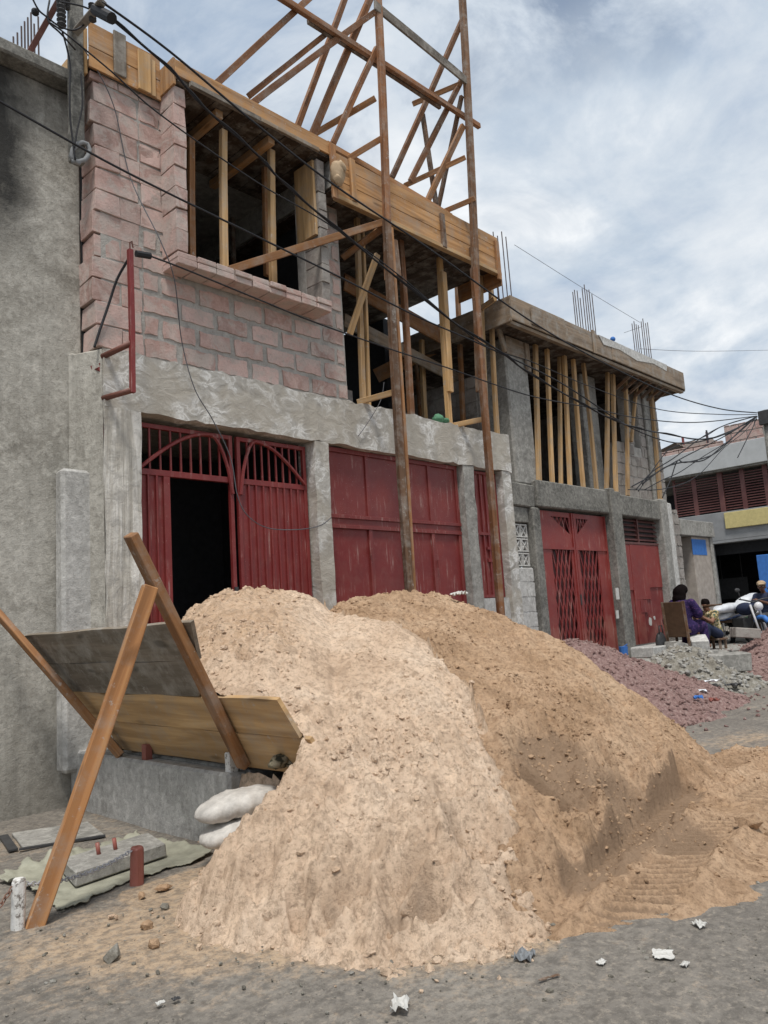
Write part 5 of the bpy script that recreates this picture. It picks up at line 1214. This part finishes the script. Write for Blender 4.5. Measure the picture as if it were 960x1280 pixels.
for k in range(700):                                   # crumbs that rolled off the toe onto the road
    x, y = R(1.4, 4.6), R(-4.9, -2.5); az = math.atan2(x, y+6.5); f = math.hypot(x, y+6.5)-np.interp(az, TOE_A, TOE_R)
    if hsamp(HPt, x, y) > 0 or hsamp(HBt, x, y) > 0 or (x < 2.75 and y > -2.35) or (x > 2.4 and y > -2.95): continue
    if random.random() > math.exp(-((f+.0)/.28)**2): continue
    r_ = .005+.024*random.random()**4; itP.append(((x, y, r_*.3), r_))
tag(lumps('pale_sand_clods', itP, SANDP), 'small clods of pale sand crumbled along the foot of the heap', 'clods', None, 'stuff')
tag(lumps('brown_sand_clods', itB, SANDB), 'small damp clods strewn over the brown sand heap', 'clods', None, 'stuff')
grit = []
for k in range(3500):
    x, y = R(.8, 6.5), R(-5.8, -2.0)
    if hsamp(HPt, x, y) > .02 or hsamp(HBt, x, y) > .02: continue
    grit.append(((x, y, .003), .0025+.011*random.random()**6))
tag(lumps('road_grit', grit, RUBBLE), 'fine grit and small stones scattered over the dirt road', 'grit', None, 'stuff')
for (x, y, r_, lb) in ((177, 1119, .030, 'beige stone lying right of the red bollard foot'), (203, 1110, .036, 'brown clod between the red bollard and the sand heap'), (140, 1196, .045, 'dark flat stone on the sand dusting at lower left'), (193, 1180, .03, 'brown clod at the left toe of the pale sand'), (183, 1156, .032, 'reddish clod left of the pale sand toe'), (207, 1133, .03, 'flat dark chip beside the pale sand toe'), (385, 1180, .028, 'grey stone at the front foot of the pale sand')):
    p = Wz(x, y, .012); tag(lumps('stone', [((p.x, p.y, r_*.35), r_)], RUBBLE if 'dark' in lb or 'grey' in lb else SANDB), lb, 'stone', 'loose stones on the road')
X, Y, h_ = surf_pt(305, 838); tag(lumps('stone', [((X, Y, h_+.03), .055)], SANDB), 'fist sized lump stuck in the upper left sand slope', 'stone')
X, Y, h_ = surf_pt(428, 793); tag(lumps('stone', [((X, Y, h_+.03), .05)], CONCL), 'pale grey stone high on the sand near the crest', 'stone')
pS = Wz(938, 1030, .08); tag(lumps('stone', [((pS.x, pS.y, max(hsamp(HBt, pS.x, pS.y), 0)+.035), .075)], SANDB), 'rounded brown clod beside the tyre tracks at the right edge', 'stone')
def scrap(px, size, mat, label, z=.012, crump=.02, rot=0, z0=0.0, asp=.7, name='paper_scrap', group='litter on the road', p=None):
    p = p or Wz(*px, z0+z); m = MB(); n = 7; seed = int(px[0]); P = {}
    for i in range(n):
        for k in range(n):
            u, v = (i/(n-1)-.5), (k/(n-1)-.5); a = rot
            x = u*size*(1+R(-.12, .12)); y = v*size*asp*(1+R(-.12, .12))
            P[i, k] = Vector((p.x+x*math.cos(a)-y*math.sin(a), p.y+x*math.sin(a)+y*math.cos(a), p.z+max(-.008, R(-.2, 1)*crump*.6)))
    for i in range(n-1):
        for k in range(n-1): m.face([P[i, k], P[i+1, k], P[i+1, k+1], P[i, k+1]])
    o = m.build(name, mat); o.modifiers.new('thick', 'SOLIDIFY').thickness = .002; return tag(o, label, 'litter', group)
scrap((500, 1258), .085, PAPER, 'crumpled white paper near the bottom centre of the road', crump=.05, rot=.6)
scrap((829, 1193), .085, PAPER, 'flat white paper sheet on the road at lower right', crump=.008, rot=.5, asp=.9)
scrap((856, 1206), .035, PAPER, 'small white scrap just right of the flat paper sheet', crump=.02)
scrap((656, 1196), .09, GREYS, 'grey pointed plastic scrap at the front foot of the sand', crump=.05, rot=.3, name='plastic_scrap')
scrap((874, 1156), .06, PAPER, 'torn pale scrap at the edge of the tyre tracks', crump=.03, rot=1)
scrap((752, 1203), .04, PAPER, 'tiny white scrap left of the flat paper sheet', crump=.012)
scrap((200, 1254), .03, PAPER, 'tiny white chip on the road at lower left', crump=.012)
scrap((220, 1249), .03, IRON, 'tiny black chip beside the white chip at lower left', crump=.012, name='plastic_scrap')
scrap((686, 1222), .09, WOODD, 'thin brown stick on the road in front of the heap', crump=.006, rot=-.4, asp=.12, name='stick')
X, Y, h_ = surf_pt(571, 750); scrap((571, 750), .17, PAPER, 'white plastic scrap on the crest of the brown sand', crump=.07, p=Vector((X-.03, Y-.06, h_+.05)), name='plastic_scrap')

# ------------------------------------------------------------------ gravel and rubble heaps, kerb blocks
def heap(name, cx, cy, rx, ry, h, mat, label, cat, base, seed, rough, res=.025, pebbles=0, pm=None, pr=(.01, .025)):
    X, Y = np.meshgrid(np.arange(cx-rx*1.35, cx+rx*1.35, res), np.arange(cy-ry*1.35, min(cy+ry*1.35, -.07), res))
    d = np.hypot((X-cx)/rx, (Y-cy)/ry)+.13*fbm(X, Y, 1.6, 3, .5, seed)
    hh = h*np.clip(1-d, -.2, 1)**1 if False else h*(1-d); hh = np.where(d < .25, h*(1-.125-d*d*2), hh)
    hh = hh+rough*fbm(X, Y, 9, 4, .65, seed+1)+rough*.5*np.maximum(vn(X*22, Y*22, seed+3)-.5, 0)
    Z = base+hh; gz = ground_z(X, Y); gz = np.where((Y > -1.25) & (X > 13.6) | (Y > -.50) & (X > 12.3), .47, gz)
    o = grid_mesh(name, X, Y, Z, Z > gz-.03, mat); t = tag(o, label, cat)
    if pebbles:
        its = []
        while len(its) < pebbles:
            i = random.randrange(X.shape[0]); k = random.randrange(X.shape[1])
            if Z[i, k] > gz[i, k]-.01 or random.random() < .1*(d[i, k] < 1.25):
                r_ = R(*pr); its.append(((X[i, k]+R(-.01, .01), Y[i, k]+R(-.01, .01), max(Z[i, k], gz[i, k])+r_*.2), r_))
        p = lumps('loose_stones', its, pm or mat); p.parent = o; p['kind'] = 'stuff'
    return o
heap('gravel_heap', 9.6, -.75, 3.1, 1.9, 1.12, GRAVEL, 'long purplish gravel heap below the lattice gate, behind the brown sand', 'gravel heap', 0.0, 300, .05, pebbles=1800, pr=(.012, .03))
heap('rubble_heap', 12.6, -1.05, 1.6, 1.05, .62, RUBBLE, 'grey rubble heap with broken concrete in front of the gate step', 'rubble heap', .10, 310, .10, pebbles=500, pr=(.02, .06), pm=CONC)
heap('gravel_heap', 15.6, -1.75, 1.9, .9, .62, GRAVEL, 'reddish gravel heap beside the seated people at the right edge', 'gravel heap', .33, 320, .05, pebbles=1300, pr=(.012, .03))
def cblock(c, L, w, h, rz, tx, label, mat=CONC, hollow_=False, group='loose concrete blocks'):
    m = MB()
    if hollow_:
        m.box((-L/2, -w/2, 0), (L/2, -w/2+.03, h)); m.box((-L/2, w/2-.03, 0), (L/2, w/2, h)); m.box((-L/2, -.014, .001), (L/2, .014, h-.001))
        for x in (-L/2, -.015, L/2-.03): m.box((x+.0005, -w/2+.03, .001), (x+.0295, -.014, h-.001)); m.box((x+.0005, .014, .001), (x+.0295, w/2-.03, h-.001))
    else: m.box((-L/2, -w/2, 0), (L/2, w/2, h)); m.jitter(.012)
    Mx = Matrix.Translation(c) @ Matrix.Rotation(rz, 4, 'Z') @ Matrix.Rotation(tx, 4, 'Y')
    m.v = [tuple(Mx @ Vector(v)) for v in m.v]; return tag(m.build('concrete_block', mat, None, .012), label, 'block', group)
def gat(x, y, X): return Wx(x, y, X)
c = Wz(908, 838, .26); cblock((c.x, c.y, .23), .72, .3, .30, -.75, 0, 'squared grey concrete block nearest the street, right of its neighbour')
c2 = Wz(879, 833, .30); cblock((c2.x+.1, c2.y+.05, .27), .45, .3, .30, -.75, .05, 'grey concrete block touching the left end of the squared block')
c3 = Wz(858, 822, .42); cblock((c3.x, c3.y, .38), .8, .26, .26, -.35, .22, 'tilted grey concrete block below the brown chair')
c4_ = Wz(874, 808, .6); cblock((c4_.x, c4_.y, .52), .42, .3, .24, .5, -.2, 'pale rough concrete chunk beside the purple skirt', CONCL)
c5 = Wy(931, 793, -1.55); cblock((c5.x, c5.y, c5.z-.06), .46, .22, .17, -.7, .12, 'hollow concrete block lying tilted on the reddish gravel heap', BLOCKG, True)
for px, s, mt, lb in (((884, 853), .35, SHEETW, 'white plastic strip on the rubble slope'), ((872, 866), .25, SHEETW, 'white torn plastic below the strip on the rubble'), ((908, 850), .3, SHEETW, 'thin white plastic at the right foot of the rubble'), ((918, 857), .25, IRON, 'black scrap on the road right of the rubble'), ((893, 876), .12, REDB, 'red plastic scrap at the toe of the gravel'), ((873, 873), .12, BLUE, 'blue plastic scrap at the toe of the rubble'), ((952, 828), .12, PAPER, 'white chip on the reddish gravel heap')):
    p = Wz(*px, .20 if px[0] < 900 else .12); scrap(px, s, mt, lb, crump=.07, asp=.4, rot=-.6, name='plastic_scrap', group='litter by the rubble', p=p)
# ------------------------------------------------------------------ people
def figure(origin, face, sc_, pose, label, skin, clothes, hair, cap=None, stool=None):
    T = thing('person', origin, label, 'person')
    Mx = Matrix.Translation(origin) @ Matrix.Rotation(face, 4, 'Z') @ Matrix.Scale(sc_, 4)
    J = {k: Vector(v) for k, v in pose.items()}
    def fin(m, name, mat, rem=0.0, par=T, smooth=True):
        m.v = [tuple(Mx @ Vector(v)) for v in m.v]; return m.build(name, mat, par, smooth=smooth, remesh=rem)
    def limb(m, pts, rs, k=6):
        P, RR = [], []
        for i in range(len(pts)-1):
            for q in range(k): t = q/k; P.append(pts[i].lerp(pts[i+1], t)); RR.append(rs[i]*(1-t)+rs[i+1]*t)
        P.append(pts[-1]); RR.append(rs[-1]); m.tube(P, RR, 12)
        for p, r_ in zip(pts, rs): m.ball(p, r_*.98, 10, 8)
    b = MB(); hd = J['head']; f = J['look'].normalized(); s = Vector((0, 0, 1)).cross(f).normalized(); u_ = f.cross(s)
    b.ball(hd+u_*.02, (.078, .072, .10), 16, 12); b.ball(hd+f*.035-u_*.055, (.05, .05, .055), 12, 9); b.ball(hd+f*.088-u_*.018, (.016, .014, .02)); b.ball(hd+f*.082-u_*.03, .014)
    for sg in (-1, 1): b.ball(hd+s*.075*sg-u_*.01, (.014, .012, .028)); b.ball(hd+f*.07+s*.03*sg+u_*.022, (.02, .02, .012))
    limb(b, [J['neck'], hd-u_*.05], [.048, .045]); limb(b, [J['hip'], J['waist'], J['chest'], J['neck']], [.135, .12, .135, .05])
    for sg, sd in ((-1, 'r'), (1, 'l')):
        limb(b, [J['sh_'+sd], J['el_'+sd], J['wr_'+sd]], [.05, .04, .027]); limb(b, [J['chest'], J['sh_'+sd]], [.09, .055])
        limb(b, [J['hp_'+sd], J['kn_'+sd], J['an_'+sd]], [.085, .058, .036]); limb(b, [J['an_'+sd]+Vector((-.03, 0, -.03)), J['an_'+sd]+Vector((.13, 0, -.04))], [.038, .030])
        w = J['wr_'+sd]; d = (w-J['el_'+sd]).normalized(); sw = d.cross(Vector((0, 0, 1))).normalized(); nn = sw.cross(d)
        limb(b, [w, w+d*.06], [.027, .034], 3)
        for q, (o_, L) in enumerate(((-.027, .055), (-.009, .068), (.009, .064), (.026, .05))):
            r0_ = w+d*.075+sw*o_; limb(b, [r0_-d*.02, r0_+d*L*.55-nn*.006, r0_+d*L-nn*.028], [.0105, .0095, .008], 3)
        limb(b, [w+d*.02-sw*.025*sg, w+d*.055-sw*.05*sg-nn*.01, w+d*.08-sw*.05*sg-nn*.025], [.012, .0105, .009], 3)
    fin(b, 'body', skin, .0095)
    e = MB()
    for sg in (-1, 1): e.ball(hd+f*.079+s*.03*sg+u_*.012, (.012, .012, .009), 8, 6)
    fin(e, 'eyes', EYEW); e = MB()
    for sg in (-1, 1): e.ball(hd+f*.089+s*.03*sg+u_*.012, .0055, 8, 6)
    fin(e, 'pupils', HAIR); e = MB(); e.ball(hd+f*.082-u_*.065, (.013, .022, .008)); fin(e, 'lips', LIP)
    h = MB()
    if hair == 'long':
        h.ball(hd+u_*.05-f*.025, (.115, .112, .105), 16, 12); h.ball(hd-f*.075-u_*.03, (.09, .125, .14)); h.ball(hd-f*.075-u_*.13, (.08, .125, .11))
        for sg in (-1, 1): h.ball(hd+s*.08*sg-f*.03-u_*.05, (.05, .03, .12))
        for i in range(26): a = R(0, 6.28); h.ball(hd-f*.06+s*.085*math.cos(a)+u_*(.085*math.sin(a)-.03), R(.022, .035))
    else:
        h.ball(hd+u_*.042-f*.014, (.088, .082, .088), 16, 12)
        for i in range(30): a = R(0, 6.28); q = R(.2, 1); h.ball(hd+u_*(.05+.075*math.sqrt(1-q*q))-f*.015+f*.08*q*math.cos(a)*.9+s*.078*q*math.sin(a), R(.012, .022))
    fin(h, 'hair', HAIR, .012)
    clothes(J, limb, fin, MB)
    if cap:
        c = MB(); c.ball(hd+u_*.07, (.10, .095, .07), 14, 9); c.ball(hd+f*.10+u_*.065, (.075, .07, .012), 12, 6); fin(c, 'cap', cap, .01)
    return T
TZ = .48
base = dict(hip=(0, 0, .50), waist=(.02, 0, .66), chest=(.05, 0, .86), neck=(.08, 0, 1.0), head=(.13, 0, 1.13), look=(.9, -.35, -.25), sh_r=(.06, -.18, .93), sh_l=(.06, .18, .93), el_r=(.16, -.25, .70), el_l=(.24, .22, .74), wr_r=(.40, -.20, .64), wr_l=(.50, .08, .84), hp_r=(.02, -.10, .48), hp_l=(.02, .10, .48), kn_r=(.46, -.13, .50), kn_l=(.46, .13, .50), an_r=(.46, -.13, .09), an_l=(.46, .13, .09))
def dress(J, limb, fin, MB):
    m = MB(); limb(m, [J['hip'], J['waist'], J['chest'], J['neck']+Vector((-.01, 0, -.06))], [.19, .165, .165, .08])
    for sd in 'rl':
        limb(m, [J['chest'], J['sh_'+sd]], [.11, .085]); limb(m, [J['sh_'+sd], J['el_'+sd].lerp(J['sh_'+sd], .15)], [.082, .10]); limb(m, [J['hp_'+sd], J['kn_'+sd]], [.15, .115]); limb(m, [J['kn_'+sd], J['an_'+sd]+Vector((-.02, 0, .10))], [.115, .13])
    limb(m, [(J['hp_r']+J['hp_l'])/2, (J['kn_r']+J['kn_l'])/2], [.15, .10]); limb(m, [(J['kn_r']+J['kn_l'])/2, (J['an_r']+J['an_l'])/2+Vector((-.02, 0, .1))], [.12, .13])
    m.ball((-.02, .26, .62), (.14, .10, .16)); m.jitter(.004); fin(m, 'dress', PURPLE, .016)
wch = Wy(850, 800, -.62)
wx = wch.x
figure((wx+.10, -.66, TZ-.02), -.05, .97, base, 'woman in a purple dress seated on the brown chair with her back turned', SKIN, dress, 'long')
pose2 = dict(hip=(0, 0, .27), waist=(.03, 0, .42), chest=(.08, 0, .58), neck=(.11, 0, .71), head=(.16, 0, .82), look=(.9, .3, -.35), sh_r=(.09, -.15, .66), sh_l=(.09, .15, .66), el_r=(.24, -.24, .52), el_l=(.26, .22, .50), wr_r=(.40, -.10, .66), wr_l=(.42, .10, .62), hp_r=(.02, -.09, .25), hp_l=(.02, .09, .25), kn_r=(.36, -.15, .42), kn_l=(.36, .15, .42), an_r=(.36, -.15, .08), an_l=(.36, .15, .08))
def top2(J, limb, fin, MB):
    m = MB(); limb(m, [J['hip'], J['waist'], J['chest'], J['neck']+Vector((-.01, 0, -.06))], [.155, .14, .15, .07])
    for sd in 'rl': limb(m, [J['chest'], J['sh_'+sd]], [.10, .072]); limb(m, [J['sh_'+sd], J['el_'+sd].lerp(J['sh_'+sd], .5)], [.068, .066])
    m.jitter(.003); fin(m, 'shirt', PRINT, .014)
    m = MB()
    for sd in 'rl': limb(m, [J['hp_'+sd], J['kn_'+sd], J['an_'+sd].lerp(J['kn_'+sd], .5)], [.105, .08, .07])
    fin(m, 'trousers', NAVY, .014)
px2 = Wy(884, 800, -.75)
figure((px2.x+.25, -.82, TZ+.04), math.pi*.86, .95, pose2, 'short haired person in a yellow patterned top sitting low beside the woman', SKIN2, top2, 'short')
m = MB(); st = thing('low_stool', (px2.x+.25, -.82, TZ), 'low wooden stool under the person in the yellow patterned top', 'stool'); x, y = px2.x+.25, -.82
m.box((x-.17, y-.15, TZ+.17), (x+.17, y+.15, TZ+.205)); m.build('seat', WOODD, st, .005)
for dx in (-.13, .13):
    for dy in (-.11, .11): m = MB(); m.box((x+dx-.02, y+dy-.02, TZ), (x+dx+.02, y+dy+.02, TZ+.169)); m.build('leg', WOODD, st, .003)
p = Wx(886, 757, px2.x+.0); m = MB(); m.tube([p+Vector((-.02, .10, -.015)), p+Vector((0, -.04, .0)), p+Vector((.01, -.24, .01))], [.028, .022, .012], 8); tag(m.build('wooden_stick', LEATH, smooth=True), 'brown stick-like tool held up between the two seated people', 'tool')
# chair
ch = thing('chair', (wx, -.66, TZ), 'high backed brown upholstered chair that the woman in purple sits on', 'chair')
cw = .175
def chb(a, b, name, mat, bev=.012): m = MB(); m.hexa([(wx+a[0], -.66+a[1], TZ+a[2]), (wx+a[0], -.66+b[1], TZ+a[2]), (wx+a[0]+.045, -.66+b[1], TZ+a[2]), (wx+a[0]+.045, -.66+a[1], TZ+a[2]), (wx+b[0], -.66+a[1], TZ+b[2]), (wx+b[0], -.66+b[1], TZ+b[2]), (wx+b[0]+.045, -.66+b[1], TZ+b[2]), (wx+b[0]+.045, -.66+a[1], TZ+b[2])]); return m.build(name, mat, ch, bev)
chb((-.17, -cw, .30), (-.24, cw, .92), 'backrest', LEATH)
for s in (-1, 1): chb((-.175, s*cw-(.02 if s > 0 else 0), .0), (-.245, s*cw+(.02 if s < 0 else 0)*1 if False else s*cw+.02*(-s), .935), 'back_post', WOODD, .004) if False else None
m = MB()
for s in (-1, 1): m.beam((wx-.15, -.66+s*(cw+.014), TZ), (wx-.225, -.66+s*(cw+.014), TZ+.93), .024, .05, (0, 1, 0))
m.build('back_frame', WOODD, ch, .004)
m = MB(); m.box((wx-.16, -.66-cw, TZ+.36), (wx+.28, -.66+cw, TZ+.43)); m.build('seat', LEATH, ch, .015)
for s in (-1, 1): m = MB(); m.box((wx+.22, -.66+s*.2-.02, TZ), (wx+.26, -.66+s*.2+.02, TZ+.359)); m.build('leg', WOODD, ch, .003)
# black bag on the step
b_ = Wy(826, 800, -.40); bg = thing('black_bag', (b_.x, -.40, .5), 'black handbag standing beside the brown chair at the gate step', 'bag')
m = MB(); m.ball((b_.x, -.40, .70), (.15, .08, .2), 14, 10); m.build('bag_body', IRON, bg, smooth=True, remesh=.02); m = MB(); m.tube([(b_.x-.08, -.42, .86), (b_.x-.05, -.42, 1.0), (b_.x+.05, -.42, 1.0), (b_.x+.08, -.42, .86)], .012, 6); m.build('handle', IRON, bg, smooth=True)
# bits at the gate column
a = Wy(772, 742, -.115); m = MB(); m.box((a.x-.05, -.118, a.z-.1), (a.x+.05, -.103, a.z+.1)); tag(m.build('notice_sheet', PAPER), 'small white notice stuck on the column between the two red gates', 'notice', 'notices on the column')
a = Wy(772, 768, -.115); m = MB(); m.box((a.x-.04, -.118, a.z-.07), (a.x+.04, -.103, a.z+.07)); tag(m.build('notice_sheet', PAPER), 'lower white scrap on the column between the two red gates', 'notice', 'notices on the column')
a = Wy(779, 810, -.3); m = MB(); m.tube([(a.x, -.3, .48), (a.x, -.3, .72)], [.06, .075], 10); m.tube([(a.x+.075, -.3, .70), (a.x+.04, -.36, .76), (a.x-.075, -.3, .70)], .006, 5); tag(m.build('bucket', BLUE, smooth=False), 'small blue bucket at the foot of the column between the red gates', 'bucket')

# ------------------------------------------------------------------ handcart with sheets, motorcycle, rider
hc = Wy(917, 772, -.35); HX, HY = hc.x, -.35; gz_ = float(ground_z(np.array(HX), np.array(HY)))
if HX < 17.5: gz_ = .48
Ct = thing('handcart', (HX, HY, gz_), 'small two wheeled handcart under a load of white sheets', 'handcart')
m = MB(); m.box((HX-.55, HY-.3, gz_+.42), (HX+.55, HY+.3, gz_+.47)); m.build('bed', WOODD, Ct, .005)
for s in (-1, 1):
    m = MB(); c = Vector((HX-.25, HY+s*.36, gz_+.25)); m.tube([c+Vector((.2*math.cos(q), 0, .2*math.sin(q))) for q in [2*math.pi*k/20 for k in range(20)]], .05, 8, closed=True); w = m.build('wheel', CABLE, Ct, smooth=True)
    m = MB(); m.tube([c+Vector((0, -.03, 0)), c+Vector((0, .03, 0))], .04, 8)
    for k in range(6): m.beam(c, c+Vector((.16*math.cos(k), 0, .16*math.sin(k))), .02, .02)
    hb = m.build('hub', GALV, None); hb.parent = w
    m = MB(); m.beam((HX+.5, HY+s*.25, gz_+.44), (HX+1.2, HY+s*.22, gz_+.75), .04, .04); m.build('handle', GALV, Ct)
    m = MB(); m.box((HX+.4, HY+s*.25-.02, gz_), (HX+.44, HY+s*.25+.02, gz_+.419)); m.build('leg', GALV, Ct)
rows_ = [((895, 762), (926, 757), .16, SHEETW, 'flat white bundle at the left end of the handcart load'), ((900, 772), (938, 752), .15, SHEETW, 'long white roll lying aslant on the handcart load'), ((918, 760), (944, 742), .14, SHEETW, 'topmost white roll of the handcart load with a round end'), ((897, 774), (930, 764), .12, SHEETB, 'light blue plastic roll under the white rolls'), ((915, 776), (948, 758), .10, SACK, 'greyish roll on the outer side of the handcart load')]
for i, (q0, q1, w, mt, lb) in enumerate(rows_):
    a = Wy(*q0, HY-.22+i*.08); b = Wy(*q1, HY-.1+i*.08); c = (a+b)/2; sack('plastic_roll', c, b-a, (b-a).length/2*1.05, w, w*.55, mt, lb, 'rolls on the handcart', 'roll', seed=i+10)
p = Wy(944, 770, -.2); m = MB()
for k in range(4): m.box((p.x-.2, -.4, p.z-.22+k*.14), (p.x+.2, -.38, p.z-.14+k*.14)); m.box((p.x-.2, -.02, p.z-.22+k*.14), (p.x+.2, 0, p.z-.14+k*.14))
for dx in (-.2, .17):
    for dy in (-.378, -.045): m.box((p.x+dx, dy, p.z-.3), (p.x+dx+.03, dy+.024, p.z+.34))
tag(m.build('crate', GREENP), 'faded green slatted crate behind the handcart', 'crate')
mc = Wx(952, 785, 15.9); MX, MY = 16.0, mc.y; mg = float(ground_z(np.array(MX), np.array(MY)))+.03
Mo = thing('motorcycle', (MX, MY, mg), 'dark motorcycle cut off by the right edge behind the reddish gravel', 'motorcycle')
def mo(fn, name, mat, smooth=True, par=Mo):
    m = MB(); fn(m); m.v = [tuple(Matrix.Translation((MX, MY, mg)) @ Matrix.Rotation(-2.2, 4, 'Z') @ Vector(v)) for v in m.v]; return m.build(name, mat, par, smooth=smooth)
for nm, cx in (('wheel', .0), ('wheel', -1.25)):
    w = mo(lambda m: m.tube([(cx+.27*math.cos(2*math.pi*k/24), 0, .31+.27*math.sin(2*math.pi*k/24)) for k in range(24)], .045, 8, closed=True), nm, CABLE)
    def sp(m):
        m.tube([(cx, -.05, .31), (cx, .05, .31)], .05, 10)
        for k in range(10): m.tube([(cx, 0, .31), (cx+.24*math.cos(k*.628), 0, .31+.24*math.sin(k*.628))], .006, 4)
    h = mo(sp, 'rim', CHROME, True, None); h.parent = w
mo(lambda m: [m.tube([(.0, s*.08, .31), (-.2, s*.08, .88)], .022, 8) for s in (-1, 1)], 'fork', CHROME)
mo(lambda m: m.tube([(-.12, -.36, 1.0), (-.2, -.2, .98), (-.22, 0, .93), (-.2, .2, .98), (-.12, .36, 1.0)][::1], .014, 6), 'handlebar', IRON)
mo(lambda m: m.ball((-.06, 0, .84), (.07, .09, .09), 14, 10), 'headlight', GLASSY)
mo(lambda m: m.ball((-.48, 0, .80), (.25, .14, .13), 14, 10), 'fuel_tank', NAVY)
mo(lambda m: m.ball((-.95, 0, .80), (.36, .13, .06), 14, 8), 'seat', IRON)
mo(lambda m: (m.box((-.75, -.14, .28), (-.4, .14, .62)), m.tube([(-.2, 0, .85), (-.4, 0, .35), (-.8, 0, .35), (-1.25, 0, .31)], .03, 8), m.tube([(-.3, 0, .8), (-.9, 0, .72), (-1.3, 0, .7)], .03, 8)), 'engine_frame', IRON, False)
mo(lambda m: m.tube([(.18, 0, .52), (.08, 0, .62), (-.08, 0, .63), (-.2, 0, .56)], .05, 8), 'mudguard', BLUE)
for s in (-1, 1): mo(lambda m: (m.tube([(-.16, s*.3, 1.0), (-.14, s*.34, 1.15)], .007, 5), m.ball((-.14, s*.36, 1.18), (.02, .06, .04))), 'mirror', IRON)
pose3 = dict(base); pose3['look'] = (.9, .4, -.1)
def dark3(J, limb, fin, MB):
    m = MB(); limb(m, [J['hip'], J['waist'], J['chest'], J['neck']+Vector((-.01, 0, -.06))], [.17, .15, .16, .075])
    for sd in 'rl': limb(m, [J['chest'], J['sh_'+sd]], [.11, .08]); limb(m, [J['sh_'+sd], J['el_'+sd]], [.075, .065])
    fin(m, 'jacket', NAVY, .016); m = MB()
    for sd in 'rl': limb(m, [J['hp_'+sd], J['kn_'+sd], J['an_'+sd]], [.11, .085, .065])
    fin(m, 'trousers', IRON, .016)
r3 = Wy(956, 735, -.9); rz3 = float(ground_z(np.array(r3.x), np.array(-.9)))
if r3.x < 17.5: rz3 = .48
figure((r3.x, -.9, rz3), math.pi*.95, .98, pose3, 'person in a tan cap and dark jacket sitting behind the motorcycle', SKIN, dark3, 'short', TANC)
m = MB(); m.box((r3.x-.2, -1.1, rz3), (r3.x+.2, -.7, rz3+.38)); m.box((r3.x-.22, -1.12, rz3+.381), (r3.x+.22, -.68, rz3+.41)); tag(m.build('wooden_crate', WOODD, None, .01), 'dark wooden crate under the person in the tan cap', 'crate')

# ------------------------------------------------------------------ sky and light
w = bpy.data.worlds.new('World'); sc.world = w; w.use_nodes = True; nt = w.node_tree
bg = nt.nodes['Background']
SUN_EL, SUN_AZ = math.radians(66), math.radians(228)     # azimuth of the sun measured from +Y clockwise towards +X
sky = N(nt, 'ShaderNodeTexSky', sky_type='NISHITA', sun_disc=False, sun_elevation=SUN_EL, sun_rotation=SUN_AZ)
tc = N(nt, 'ShaderNodeTexCoord').outputs['Generated']; sp_ = N(nt, 'ShaderNodeSeparateXYZ', {'Vector': tc}).outputs
den = mth(nt, 'ADD', mth(nt, 'MAXIMUM', sp_[2], 0.0), .28)
pv = N(nt, 'ShaderNodeCombineXYZ', {'X': mth(nt, 'DIVIDE', sp_[0], den), 'Y': mth(nt, 'DIVIDE', sp_[1], den), 'Z': 0.0}).outputs[0]
n1 = noise(nt, pv, 2.3, 9, .60, .25); n2 = noise(nt, mapv(nt, pv, (1, 1, 1), (4.3, 1.7, 0)), 4.2, 8, .6, .5); n3 = noise(nt, mapv(nt, pv, (1, 1, 1), (9, 3, 0)), .75, 4, .5, .3)
cl = ramp(nt, n1, [(.36, (4.4, 5.4, 6.8)), (.45, (5.5, 6.4, 7.5)), (.53, (6.9, 7.6, 8.4)), (.63, (9.4, 9.7, 10.0))])
cl = mix(nt, ramp(nt, n2, [(.46, 0), (.70, .6)]), cl, (8.8, 9.1, 9.4))
cl = mix(nt, ramp(nt, n2, [(.30, .5), (.44, 0)]), cl, (4.9, 5.7, 6.7))
gap = mth(nt, 'MULTIPLY', ramp(nt, n3, [(.58, 0), (.68, 1)]), ramp(nt, n2, [(.46, 1), (.58, 0)]))
cl = mix(nt, mth(nt, 'MULTIPLY', gap, .8), cl, sky.outputs[0])
nt.links.new(cl, bg.inputs['Color']); bg.inputs['Strength'].default_value = .075
ld = bpy.data.lights.new('sun', 'SUN'); ld.energy = 2.5; ld.angle = math.radians(12); ld.color = (1, .96, .9)
lo = bpy.data.objects.new('sun', ld); COL.objects.link(lo)
sd_ = Vector((math.sin(SUN_AZ)*math.cos(SUN_EL), math.cos(SUN_AZ)*math.cos(SUN_EL), math.sin(SUN_EL))); lo.rotation_euler = sd_.to_track_quat('Z', 'Y').to_euler()
sc.view_settings.view_transform = 'Standard'; sc.view_settings.look = 'None'; sc.view_settings.gamma = 1; sc.view_settings.exposure = .40; sc.view_settings.use_curve_mapping = False
sc.cycles.use_denoising = True; sc.cycles.max_bounces = 5; sc.cycles.diffuse_bounces = 3; sc.cycles.sample_clamp_indirect = 6
